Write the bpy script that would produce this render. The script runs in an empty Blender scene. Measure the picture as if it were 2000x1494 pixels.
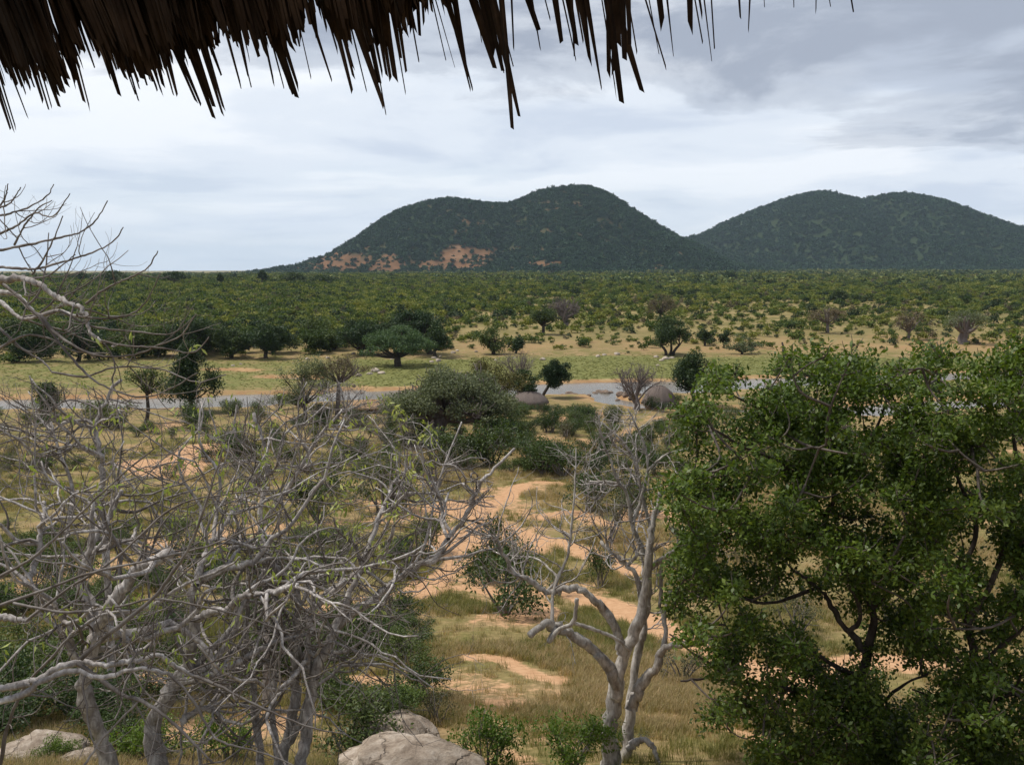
import bpy, math, random
import numpy as np

# ---------------------------------------------------------------- camera, sky, sun, exposure
scene = bpy.context.scene
COL = scene.collection
CAMZ = 22.0                      # eye height above the river
F = 1842.0                       # focal length in photo pixels (photo 2000 x 1494)
HOR = 527.0                      # photo row of the horizon
PITCH = math.atan((747.0 - HOR) / F)
cam_d = bpy.data.cameras.new('camera')
cam = bpy.data.objects.new('camera', cam_d)
COL.objects.link(cam)
cam.location = (0, 0, CAMZ)
cam.rotation_euler = (math.pi / 2 - PITCH, 0, 0)
cam_d.sensor_fit = 'HORIZONTAL'
cam_d.sensor_width = 36.0
cam_d.lens = 36.0 * F / 2000.0
cam_d.clip_start = 0.05
cam_d.clip_end = 60000
scene.camera = cam

SUN_EL, SUN_AZ = math.radians(62), math.radians(-75)   # azimuth from +Y towards +X
world = bpy.data.worlds.new('World')
scene.world = world
world.use_nodes = True


def build_sky():
    nt = world.node_tree
    N, L = nt.nodes, nt.links
    N.clear()

    def new(t, **k):
        n = N.new(t)
        for a, b in k.items():
            setattr(n, a, b)
        return n

    def link(a, b):
        L.new(a, b)

    def mth(op, a, b=None, clamp=False):
        n = new('ShaderNodeMath', operation=op, use_clamp=clamp)
        for i, v in enumerate((a, b)):
            if v is None:
                continue
            if isinstance(v, (int, float)):
                n.inputs[i].default_value = v
            else:
                link(v, n.inputs[i])
        return n.outputs[0]
    out = new('ShaderNodeOutputWorld')
    bg = new('ShaderNodeBackground')
    bg.inputs['Strength'].default_value = 0.1
    link(bg.outputs[0], out.inputs[0])
    sky = new('ShaderNodeTexSky', sky_type='NISHITA')
    sky.sun_disc = False
    sky.sun_elevation = SUN_EL
    sky.sun_rotation = SUN_AZ
    sky.altitude = 600
    sky.dust_density = 1.5
    tc = new('ShaderNodeTexCoord')
    sep = new('ShaderNodeSeparateXYZ')
    link(tc.outputs['Generated'], sep.inputs[0])
    z = mth('ADD', mth('MAXIMUM', sep.outputs[2], 0.0), 0.10)
    px = mth('DIVIDE', sep.outputs[0], z)
    py = mth('DIVIDE', sep.outputs[1], z)
    comb = new('ShaderNodeCombineXYZ')
    link(px, comb.inputs[0])
    link(py, comb.inputs[1])

    def noise(scale, detail, rough, off, dist=0.0, sy=1.0):
        mp = new('ShaderNodeMapping')
        mp.inputs['Location'].default_value = off
        mp.inputs['Scale'].default_value = (1, sy, 1)
        link(comb.outputs[0], mp.inputs[0])
        n = new('ShaderNodeTexNoise')
        n.inputs['Scale'].default_value = scale
        n.inputs['Detail'].default_value = detail
        n.inputs['Roughness'].default_value = rough
        n.inputs['Distortion'].default_value = dist
        link(mp.outputs[0], n.inputs['Vector'])
        return n.outputs[0]

    def ramp(v, stops):
        r = new('ShaderNodeValToRGB')
        r.color_ramp.interpolation = 'EASE'
        e = r.color_ramp.elements
        while len(e) < len(stops):
            e.new(0.5)
        for k, (p, c) in enumerate(stops):
            e[k].position = p
            e[k].color = (*c, 1)
        link(v, r.inputs[0])
        return r.outputs[0]

    def mix(f, a, b, mode='MIX'):
        m = new('ShaderNodeMix', data_type='RGBA', blend_type=mode)
        if isinstance(f, (int, float)):
            m.inputs[0].default_value = f
        else:
            link(f, m.inputs[0])
        for s, v in ((6, a), (7, b)):
            if isinstance(v, tuple):
                m.inputs[s].default_value = (*v, 1)
            else:
                link(v, m.inputs[s])
        return m.outputs[2]
    # a high bright sheet of cloud, and lower darker rags in front of it
    sheet = noise(SKYP['s1'], 7, 0.55, SKYP['o1'], 0.3)
    rags = noise(SKYP['s2'], 9, 0.58, SKYP['o2'], 0.35)
    big = noise(SKYP['s3'], 3, 0.5, SKYP['o3'])
    gaps = noise(SKYP['s4'], 6, 0.5, SKYP['o4'], 0.2)
    sheet_c = ramp(sheet, [(0.36, (5.0, 5.6, 6.6)), (0.49, (6.3, 6.8, 7.5)), (0.62, (7.5, 7.8, 8.2))])
    # a bank of low cloud lies over the lookout, its ragged edge ahead and to the right
    edge = mth('SUBTRACT', mth('ADD', mth('MULTIPLY', px, 0.42), 3.2), py)
    edge = mth('MAXIMUM', mth('MINIMUM', mth('MULTIPLY', edge, 0.55), 0.32), -0.75)
    dark = mth('ADD', mth('MULTIPLY', mth('SUBTRACT', rags, 0.5), 3.0), edge)
    dark = mth('ADD', dark, mth('MULTIPLY', mth('SUBTRACT', big, 0.5), 0.8))
    dark = mth('ADD', dark, 0.38, True)
    dk = ramp(dark, [(0.30, (0, 0, 0)), (0.6, (0.5, 0.5, 0.5)), (1.0, (1, 1, 1))])
    cloud = mix(dk, sheet_c, (3.1, 3.5, 4.3))
    gp = ramp(gaps, [(0.5, (0, 0, 0)), (0.7, (0.2, 0.2, 0.2))])
    skyb = mix(1.0, sky.outputs[0], (1.0, 1.0, 1.0), 'MULTIPLY')
    allc = mix(gp, cloud, skyb)
    # pale distant cloud low over the horizon
    low = ramp(mth('MAXIMUM', sep.outputs[2], 0.0), [(0.0, (0.7, 0.7, 0.7)), (0.1, (0.2, 0.2, 0.2)), (0.2, (0, 0, 0))])
    allc = mix(low, allc, (5.7, 6.4, 7.4))
    link(allc, bg.inputs[0])


SKYP = dict(s1=0.75, o1=(6.0, 2.2, 0), s2=1.1, o2=(1.2, 8.3, 1), s3=0.16, o3=(0.9, 2.3, 4), b=0.52,
            s4=0.3, o4=(7.7, 4.4, 2))
build_sky()
sun_d = bpy.data.lights.new('sun', 'SUN')
sun_d.energy = 3.2
sun_d.angle = math.radians(6)
sun_d.color = (1.0, 0.95, 0.87)
sun = bpy.data.objects.new('sun', sun_d)
COL.objects.link(sun)
sun.rotation_euler = (math.pi / 2 - SUN_EL, 0, math.pi - SUN_AZ)
scene.view_settings.view_transform = 'Standard'
scene.view_settings.look = 'None'
scene.view_settings.exposure = 0.38
scene.view_settings.gamma = 1.0
scene.view_settings.use_curve_mapping = False
scene.cycles.use_denoising = True
scene.cycles.max_bounces = 6
scene.cycles.transparent_max_bounces = 4
scene.cycles.volume_bounces = 0

# ---------------------------------------------------------------- helpers
RNG = np.random.default_rng(7)
CP, SP = math.cos(PITCH), math.sin(PITCH)


def ray(px, py):
    """World direction through photo pixel (px, py), scaled to one metre of forward (y) distance."""
    x, y = (px - 1000.0) / F, (747.0 - py) / F
    d = np.array([x, CP + y * SP, -SP + y * CP])
    return d / d[1]


def at(px, py, dist):
    return np.array([0, 0, CAMZ]) + ray(px, py) * dist


def tag(o, label=None, cat=None, group=None, kind=None):
    for k, v in (('label', label), ('category', cat), ('group', group), ('kind', kind)):
        if v:
            o[k] = v
    return o


def obj(name, data, parent=None):
    o = bpy.data.objects.new(name, data)
    COL.objects.link(o)
    if parent is not None:
        o.parent = parent
    return o


def empty(name, loc):
    o = bpy.data.objects.new(name, None)
    o.empty_display_size = 0.2
    o.location = tuple(float(v) for v in loc)
    COL.objects.link(o)
    return o


def mesh_np(name, V, faces, mat=None, smooth=False, tint=None):
    """faces: list of integer arrays (n, k)."""
    V = np.asarray(V, dtype=np.float32)
    me = bpy.data.meshes.new(name)
    faces = [np.asarray(f, dtype=np.int32) for f in faces if len(f)]
    me.vertices.add(len(V))
    me.vertices.foreach_set('co', V.ravel())
    idx = np.concatenate([f.ravel() for f in faces])
    tot = np.concatenate([np.full(len(f), f.shape[1], np.int32) for f in faces])
    start = np.concatenate([[0], np.cumsum(tot)[:-1]]).astype(np.int32)
    me.loops.add(len(idx))
    me.loops.foreach_set('vertex_index', idx)
    me.polygons.add(len(tot))
    me.polygons.foreach_set('loop_start', start)
    me.polygons.foreach_set('loop_total', tot)
    if smooth:
        me.polygons.foreach_set('use_smooth', np.ones(len(tot), bool))
    me.update(calc_edges=True)
    if tint is not None:
        a = me.attributes.new('tint', 'FLOAT', 'FACE')
        a.data.foreach_set('value', np.asarray(tint, np.float32))
    if mat:
        me.materials.append(mat)
    return me


class Tubes:
    def __init__(self):
        self.V, self.Q, self.T, self.n = [], [], [], 0

    def add(self, P, R, k=6, cap=True, knob=0.0, rng=RNG):
        P = np.asarray(P, float)
        R = np.asarray(R, float)
        n = len(P)
        T = np.gradient(P, axis=0)
        T /= np.linalg.norm(T, axis=1)[:, None] + 1e-9
        a = np.array([0, 0, 1.0]) if abs(T[0][2]) < 0.8 else np.array([1.0, 0, 0])
        u = np.cross(T[0], a)
        u /= np.linalg.norm(u)
        U = np.empty_like(P)
        for i in range(n):
            u = u - T[i] * (u @ T[i])
            u = u / (math.sqrt(u @ u) + 1e-9)
            U[i] = u
        W = np.cross(T, U)
        an = np.arange(k) * 2 * math.pi / k
        rr = R[:, None] * np.ones(k)[None]
        if knob:
            rr = rr * (1 + rng.normal(0, knob, (n, k)))
        V = P[:, None] + (U[:, None] * np.cos(an)[None, :, None] + W[:, None] * np.sin(an)[None, :, None]) * rr[..., None]
        b = self.n
        i = np.arange(n - 1)[:, None] * k
        j = np.arange(k)[None]
        j2 = (j + 1) % k
        q = np.stack([b + i + j, b + i + j2, b + i + k + j2, b + i + k + j], -1).reshape(-1, 4)
        self.V.append(V.reshape(-1, 3))
        self.Q.append(q)
        self.n += n * k
        if cap:
            self.V.append((P[-1] + T[-1] * R[-1] * 0.6)[None])
            e = b + (n - 1) * k
            self.T.append(np.stack([e + np.arange(k), e + (np.arange(k) + 1) % k, np.full(k, self.n)], -1))
            self.n += 1

    def mesh(self, name, mat, origin=(0, 0, 0)):
        V = np.concatenate(self.V) - np.asarray(origin)
        fs = [np.concatenate(self.Q)]
        if self.T:
            fs.append(np.concatenate(self.T))
        return mesh_np(name, V, fs, mat, smooth=True)


def spline(P, n):
    """Catmull-Rom through the points, n samples."""
    P = np.asarray(P, float)
    if len(P) == 2:
        t = np.linspace(0, 1, n)[:, None]
        return P[0] * (1 - t) + P[1] * t
    Q = np.vstack([2 * P[0] - P[1], P, 2 * P[-1] - P[-2]])
    seg = np.linalg.norm(np.diff(P[:, :3], axis=0), axis=1)
    s = np.concatenate([[0], np.cumsum(seg)])
    s /= s[-1]
    out = []
    for u in np.linspace(0, 1, n):
        i = min(max(np.searchsorted(s, u) - 1, 0), len(P) - 2)
        t = (u - s[i]) / (s[i + 1] - s[i] + 1e-12)
        p0, p1, p2, p3 = Q[i:i + 4]
        out.append(0.5 * (2 * p1 + (p2 - p0) * t + (2 * p0 - 5 * p1 + 4 * p2 - p3) * t * t + (3 * p1 - p0 - 3 * p2 + p3) * t ** 3))
    return np.array(out)


def unit(v):
    return v / (np.linalg.norm(v, axis=-1, keepdims=True) + 1e-9)


def leaf_arrays(C, size, rng, up=0.5, aspect=0.5, droop=0.0):
    """Folded diamond leaves at the points C."""
    n = len(C)
    A = unit(rng.normal(size=(n, 3)) + np.array([0, 0, -droop]))
    Nn = unit(rng.normal(size=(n, 3)) * (1 - up) + np.array([0, 0, 1.0]) * up * 1.6)
    B = unit(np.cross(Nn, A))
    Nn = np.cross(A, B)
    s = np.broadcast_to(np.asarray(size, float), (n,))[:, None]
    mid = C + A * s * 0.45 + Nn * s * 0.07
    V = np.stack([C, mid + B * s * aspect * 0.5, C + A * s, mid - B * s * aspect * 0.5], 1).reshape(-1, 3)
    q = np.arange(n * 4).reshape(-1, 4)
    return V, q


def leaf_mesh(name, C, size, rng, mat, up=0.5, aspect=0.5, droop=0.0, origin=(0, 0, 0), tint=None):
    V, q = leaf_arrays(np.asarray(C), size, rng, up, aspect, droop)
    if tint is None:
        tint = rng.random(len(q))
    return mesh_np(name, V - np.asarray(origin), [q], mat, tint=tint)


# ---------------------------------------------------------------- smooth value noise on numpy arrays
_PERM = np.random.default_rng(3).permutation(512)
_VAL = np.random.default_rng(4).random(512)


def vnoise(x, y, seed=0):
    xi, yi = np.floor(x).astype(int), np.floor(y).astype(int)
    fx, fy = x - xi, y - yi
    fx, fy = fx * fx * (3 - 2 * fx), fy * fy * (3 - 2 * fy)

    def h(a, b):
        return _VAL[(_PERM[(a + seed * 37) % 512] + b * 57 + seed * 11) % 512]
    return (h(xi, yi) * (1 - fx) + h(xi + 1, yi) * fx) * (1 - fy) + (h(xi, yi + 1) * (1 - fx) + h(xi + 1, yi + 1) * fx) * fy


def fbm(x, y, seed=0, octaves=4):
    s, a, t = 0, 1.0, 0
    for o in range(octaves):
        s = s + a * vnoise(x * 2 ** o + o * 17.3, y * 2 ** o - o * 9.1, seed + o)
        t += a
        a *= 0.5
    return s / t


def sstep(a, b, x):
    t = np.clip((x - a) / (b - a), 0, 1)
    return t * t * (3 - 2 * t)


# ---------------------------------------------------------------- materials
def nodes_of(name):
    m = bpy.data.materials.new(name)
    m.use_nodes = True
    nt = m.node_tree
    nt.nodes.clear()
    out = nt.nodes.new('ShaderNodeOutputMaterial')
    return m, nt, out


def _n(nt, t, **k):
    n = nt.nodes.new(t)
    for a, b in k.items():
        setattr(n, a, b)
    return n


def _ramp(nt, v, stops, inter='LINEAR'):
    r = _n(nt, 'ShaderNodeValToRGB')
    r.color_ramp.interpolation = inter
    e = r.color_ramp.elements
    while len(e) < len(stops):
        e.new(0.5)
    for k, (p, c) in enumerate(stops):
        e[k].position = p
        e[k].color = (*c, 1) if len(c) == 3 else c
    nt.links.new(v, r.inputs[0])
    return r.outputs[0]


def _mix(nt, f, a, b, mode='MIX'):
    m = _n(nt, 'ShaderNodeMix', data_type='RGBA', blend_type=mode)
    if isinstance(f, (int, float)):
        m.inputs[0].default_value = f
    else:
        nt.links.new(f, m.inputs[0])
    for s, v in ((6, a), (7, b)):
        if isinstance(v, tuple):
            m.inputs[s].default_value = (*v, 1)
        else:
            nt.links.new(v, m.inputs[s])
    return m.outputs[2]


def _math(nt, op, a, b=None, clamp=False):
    n = _n(nt, 'ShaderNodeMath', operation=op, use_clamp=clamp)
    for i, v in enumerate((a, b)):
        if v is None:
            continue
        if isinstance(v, (int, float)):
            n.inputs[i].default_value = v
        else:
            nt.links.new(v, n.inputs[i])
    return n.outputs[0]


def _noise(nt, scale, detail=4, rough=0.55, vec=None, dist=0.0):
    n = _n(nt, 'ShaderNodeTexNoise')
    n.inputs['Scale'].default_value = scale
    n.inputs['Detail'].default_value = detail
    n.inputs['Roughness'].default_value = rough
    n.inputs['Distortion'].default_value = dist
    if vec is not None:
        nt.links.new(vec, n.inputs['Vector'])
    return n.outputs[0]


def mat_leaf(name, dark, mid, light, trans=0.3, rough=0.55, vary=0.35):
    """Leaf colour varies leaf by leaf (attribute tint) and plant by plant (object random)."""
    m, nt, out = nodes_of(name)
    at_ = _n(nt, 'ShaderNodeAttribute', attribute_name='tint')
    oi = _n(nt, 'ShaderNodeObjectInfo')
    c = _ramp(nt, at_.outputs['Fac'], [(0.0, dark), (0.55, mid), (1.0, light)])
    hsv = _n(nt, 'ShaderNodeHueSaturation')
    nt.links.new(c, hsv.inputs['Color'])
    v = _math(nt, 'ADD', _math(nt, 'MULTIPLY', oi.outputs['Random'], 2 * vary), 1 - vary)
    nt.links.new(v, hsv.inputs['Value'])
    h = _math(nt, 'ADD', _math(nt, 'MULTIPLY', oi.outputs['Random'], -0.06 * vary / 0.35), 0.5 + 0.03 * vary / 0.35)
    nt.links.new(h, hsv.inputs['Hue'])
    b = _n(nt, 'ShaderNodeBsdfPrincipled')
    b.inputs['Roughness'].default_value = rough
    b.inputs['Specular IOR Level'].default_value = 0.3
    nt.links.new(hsv.outputs[0], b.inputs['Base Color'])
    if trans:
        t = _n(nt, 'ShaderNodeBsdfTranslucent')
        tc_ = _mix(nt, 1.0, hsv.outputs[0], (1.15, 1.25, 0.55), 'MULTIPLY')
        nt.links.new(tc_, t.inputs['Color'])
        ms = _n(nt, 'ShaderNodeMixShader')
        ms.inputs[0].default_value = trans
        nt.links.new(b.outputs[0], ms.inputs[1])
        nt.links.new(t.outputs[0], ms.inputs[2])
        nt.links.new(ms.outputs[0], out.inputs[0])
    else:
        nt.links.new(b.outputs[0], out.inputs[0])
    return m


def mat_bark(name, a, b, c, scale=6.0, bump=0.4, rough=0.85, stretch=(1, 1, 0.35)):
    m, nt, out = nodes_of(name)
    tc = _n(nt, 'ShaderNodeTexCoord')
    mp = _n(nt, 'ShaderNodeMapping')
    mp.inputs['Scale'].default_value = stretch
    nt.links.new(tc.outputs['Object'], mp.inputs[0])
    n1 = _noise(nt, scale, 6, 0.65, mp.outputs[0], 0.3)
    n2 = _noise(nt, scale * 0.22, 3, 0.5, tc.outputs['Object'])
    col = _ramp(nt, n1, [(0.3, a), (0.5, b), (0.68, c)])
    col = _mix(nt, _ramp(nt, n2, [(0.42, (0, 0, 0)), (0.62, (0.55, 0.55, 0.55))]), col, a)
    p = _n(nt, 'ShaderNodeBsdfPrincipled')
    p.inputs['Roughness'].default_value = rough
    p.inputs['Specular IOR Level'].default_value = 0.2
    nt.links.new(col, p.inputs['Base Color'])
    bp = _n(nt, 'ShaderNodeBump')
    bp.inputs['Strength'].default_value = bump
    bp.inputs['Distance'].default_value = 0.02
    nt.links.new(n1, bp.inputs['Height'])
    nt.links.new(bp.outputs[0], p.inputs['Normal'])
    nt.links.new(p.outputs[0], out.inputs[0])
    return m


def mat_rock(name, a, b, c, scale=1.2, crack=1.3, bump=0.6):
    m, nt, out = nodes_of(name)
    tc = _n(nt, 'ShaderNodeTexCoord')
    n1 = _noise(nt, scale, 8, 0.65, tc.outputs['Object'], 0.4)
    n2 = _noise(nt, scale * 9, 5, 0.7, tc.outputs['Object'])
    vo = _n(nt, 'ShaderNodeTexVoronoi', feature='DISTANCE_TO_EDGE')
    vo.inputs['Scale'].default_value = crack
    wv = _n(nt, 'ShaderNodeVectorMath', operation='ADD')
    wn = _n(nt, 'ShaderNodeTexNoise')
    wn.inputs['Scale'].default_value = 2.2
    wn.inputs['Detail'].default_value = 5
    nt.links.new(tc.outputs['Object'], wn.inputs['Vector'])
    nt.links.new(tc.outputs['Object'], wv.inputs[0])
    nt.links.new(wn.outputs['Color'], wv.inputs[1])
    nt.links.new(wv.outputs[0], vo.inputs['Vector'])
    cr = _ramp(nt, vo.outputs['Distance'], [(0.0, (0, 0, 0)), (0.022, (1, 1, 1))])
    col = _ramp(nt, n1, [(0.3, a), (0.5, b), (0.68, c)])
    col = _mix(nt, 1.0, col, _ramp(nt, n2, [(0.3, (0.7, 0.7, 0.7)), (0.7, (1.1, 1.1, 1.1))]), 'MULTIPLY')
    col = _mix(nt, 1.0, col, _ramp(nt, cr, [(0, (0.72, 0.7, 0.68)), (1, (1, 1, 1))]), 'MULTIPLY')
    p = _n(nt, 'ShaderNodeBsdfPrincipled')
    p.inputs['Roughness'].default_value = 0.9
    p.inputs['Specular IOR Level'].default_value = 0.2
    nt.links.new(col, p.inputs['Base Color'])
    h = _math(nt, 'ADD', _math(nt, 'MULTIPLY', cr, 0.5), _math(nt, 'ADD', n1, _math(nt, 'MULTIPLY', n2, 0.3)))
    bp = _n(nt, 'ShaderNodeBump')
    bp.inputs['Strength'].default_value = bump
    bp.inputs['Distance'].default_value = 0.08
    nt.links.new(h, bp.inputs['Height'])
    nt.links.new(bp.outputs[0], p.inputs['Normal'])
    nt.links.new(p.outputs[0], out.inputs[0])
    return m

# ---------------------------------------------------------------- terrain
def on_plane(px, py, z=0.0):
    r = ray(px, py)
    t = (z - CAMZ) / r[2]
    return np.array([r[0] * t, r[1] * t])


def _poly(pts, z=0.0):
    return np.array([on_plane(a, b, z) for a, b in pts])


# river channels: centre line in plan and half width in metres
RIVERS = [
    (_poly([(-500, 800), (-150, 793), (150, 790), (330, 789), (480, 784), (600, 780), (720, 775), (900, 768), (1060, 762), (1200, 760), (1330, 757), (1480, 750), (1620, 743), (1900, 735), (2300, 728)]),
     np.array([7, 7, 7.0, 7.5, 9, 6, 7, 7, 9, 10.5, 10, 8, 7, 7, 7])),
    (_poly([(1170, 768), (1185, 781), (1215, 791), (1290, 800), (1480, 806), (1660, 806), (1860, 792), (2200, 780)]), np.array([2.0, 3.0, 3.2, 3, 3, 6, 5, 5])),
    (_poly([(415, 727), (460, 727), (490, 729)]), np.array([0.8, 1.8, 0.8])),
    (_poly([(520, 741), (570, 741), (620, 744)]), np.array([0.8, 2.2, 0.8])),
    (_poly([(640, 768), (665, 768), (700, 763)]), np.array([1.5, 2.4, 1.5])),
]


def seg_dist(x, y, P, W=None):
    """Distance to polyline P minus the width there."""
    best = np.full(np.shape(x), 1e9)
    for i in range(len(P) - 1):
        a, b = P[i], P[i + 1]
        ab = b - a
        t = np.clip(((x - a[0]) * ab[0] + (y - a[1]) * ab[1]) / (ab @ ab), 0, 1)
        d = np.hypot(x - a[0] - t * ab[0], y - a[1] - t * ab[1])
        if W is not None:
            d = d - (W[i] * (1 - t) + W[i + 1] * t)
        best = np.minimum(best, d)
    return best


def river_dist(x, y):
    d = np.full(np.shape(x), 1e9)
    for P, W in RIVERS:
        d = np.minimum(d, seg_dist(x, y, P, W))
    return d + (fbm(x * 0.18, y * 0.18, 5, 3) - 0.5) * 3.0


_PY = np.array([-400, -50, 0, 8, 14, 20, 30, 45, 70, 110, 145, 170, 205, 245, 300, 420, 700, 1100, 1700, 2600, 5000, 13000])
_PL = np.array([8, 3.2, 4.6, 6.4, 8.6, 10.8, 13.3, 15.7, 18.1, 20.0, 21.2, 21.5, 21.3, 20.6, 18.6, 16.2, 11.8, 14, 16, 15, 15, 15])
_PR = np.array([8, 3.2, 4.6, 6.4, 8.6, 10.8, 13.3, 15.7, 18.1, 20.0, 21.2, 21.5, 21.3, 20.6, 19.4, 17.8, 15.6, 14, 10, 4, -2, -2])


def hsmooth(y, tab):
    w = np.maximum(3.0, 0.06 * np.abs(y))
    return (np.interp(y - w, _PY, tab) + 2 * np.interp(y, _PY, tab) + np.interp(y + w, _PY, tab)) / 4


def height(x, y):
    x, y = np.asarray(x, float), np.asarray(y, float)
    u = x / np.maximum(np.abs(y), 5.0)
    wr = sstep(-0.42, 0.10, u)
    drop = hsmooth(y, _PL) * (1 - wr) + hsmooth(y, _PR) * wr
    z = CAMZ - drop
    r = np.hypot(x, y)
    z = z + (fbm(x * 0.12, y * 0.12, 1, 4) - 0.5) * np.interp(r, [5, 40, 120, 400], [0.7, 0.7, 0.5, 1.2])
    z = z + (fbm(x * 0.012, y * 0.012, 2, 3) - 0.5) * np.interp(r, [100, 260, 600, 2000], [0, 0.6, 4.0, 8])
    near = (y > 120) & (y < 270) & (np.abs(x) < 400)
    if np.any(near):
        rd = np.where(near, river_dist(x, y), 99.0)
        flat = np.where(near, sstep(30, 4, rd) * 0.75, 0)
        z = z * (1 - flat) + (0.35 + 0.25 * fbm(x * 0.1, y * 0.1, 8, 3)) * flat
        z = np.where(near, z + (np.minimum(-0.5, z * 0 - 0.5) - z) * sstep(1.2, -1.2, rd), z)
    return z


def ground_at(px, py):
    """Where the ray through a photo pixel meets the ground."""
    r = ray(px, py)
    t = np.concatenate([np.arange(4, 120, 0.15), np.geomspace(120, 6000, 3000)])
    z = CAMZ + r[2] * t
    k = np.argmax(height(r[0] * t, t) > z)
    if k == 0:
        k = len(t) - 1
    return np.array([r[0] * t[k], t[k], z[k]])


# bare sandy tracks and patches, traced on the ground (photo pixel, half width in metres)
TRACKS = [
    ([(560, 1200), (700, 1180), (800, 1158), (900, 1150), (1010, 1160), (1110, 1162), (1200, 1185), (1290, 1225), (1420, 1290), (1560, 1350)], 0.95),
    ([(800, 1165), (860, 1130), (900, 1095), (925, 1050), (945, 1010), (960, 985)], 1.05),
    ([(940, 1010), (1010, 1040), (1090, 1062), (1160, 1085), (1240, 1120)], 1.05),
    ([(920, 1285), (985, 1290), (1040, 1318), (1090, 1330)], 0.45),
    ([(960, 1372), (1060, 1376), (1150, 1382), (1260, 1395), (1400, 1400)], 0.25),
    ([(180, 1325), (240, 1322), (300, 1335)], 0.9),
    ([(640, 1345), (700, 1330), (760, 1340)], 0.7),
    ([(985, 975), (1030, 945), (1095, 945)], 0.9), ([(1060, 1010), (1120, 1000), (1190, 1030)], 0.9), ([(830, 1000), (870, 985), (930, 1010)], 1.4), ([(1050, 905), (1030, 890)], 0.8),
    ([(1150, 880), (1175, 862)], 1.0), ([(1180, 815), (1172, 806)], 1.2),
    ([(270, 905), (330, 925), (400, 870)], 2.4),
    ([(1085, 822), (1098, 816)], 1.6),
    ([(870, 880), (905, 860), (930, 850)], 1.8),
    ([(1500, 1380), (1580, 1340), (1700, 1290), (1790, 1300)], 1.2),
    ([(1250, 1400), (1400, 1420), (1500, 1450)], 0.35),
]
TRACKS_W = []
for pts, w in TRACKS:
    P = np.array([ground_at(a, b)[:2] for a, b in pts])
    TRACKS_W.append((spline(P, max(6, 4 * len(P))), w))


def soil_mask(x, y):
    s = np.zeros(np.shape(x))
    wob = (fbm(x * 0.55, y * 0.55, 21, 4) - 0.5) * 1.5
    for P, w in TRACKS_W:
        d = seg_dist(x, y, P)
        s = np.maximum(s, sstep(0.5 * w + 0.35, -0.3, d - 0.75 * w + wob * min(0.9, 0.3 + w * 0.35)))
    n = fbm(x * 0.09 + 3, y * 0.09, 31, 4)
    patch = sstep(0.60, 0.78, n) * np.where(y < 140, 0.62, 0.0)
    mid = sstep(0.50, 0.66, fbm(x * 0.22, y * 0.12, 33, 4)) * sstep(33, 40, y) * sstep(82, 66, y) * sstep(-0.17, -0.08, x / np.maximum(y, 1)) * sstep(0.24, 0.14, x / np.maximum(y, 1))
    return np.clip(np.maximum(np.maximum(s, patch), mid * 0.85), 0, 1)


def green_mask(x, y):
    """The river flat: lush grass close to the water, drier to the left."""
    rd = river_dist(x, y)
    u = x / np.maximum(y, 1)
    n = fbm(x * 0.05, y * 0.05, 41, 4)
    g = sstep(235, 215, y + (n - 0.5) * 14) * sstep(165, 176, y) * (0.35 + 0.65 * sstep(-0.22, -0.02, u)) * (0.9 + 0.9 * n)
    return np.clip(g * sstep(0.3, 2.5, rd), 0, 1)


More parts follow.
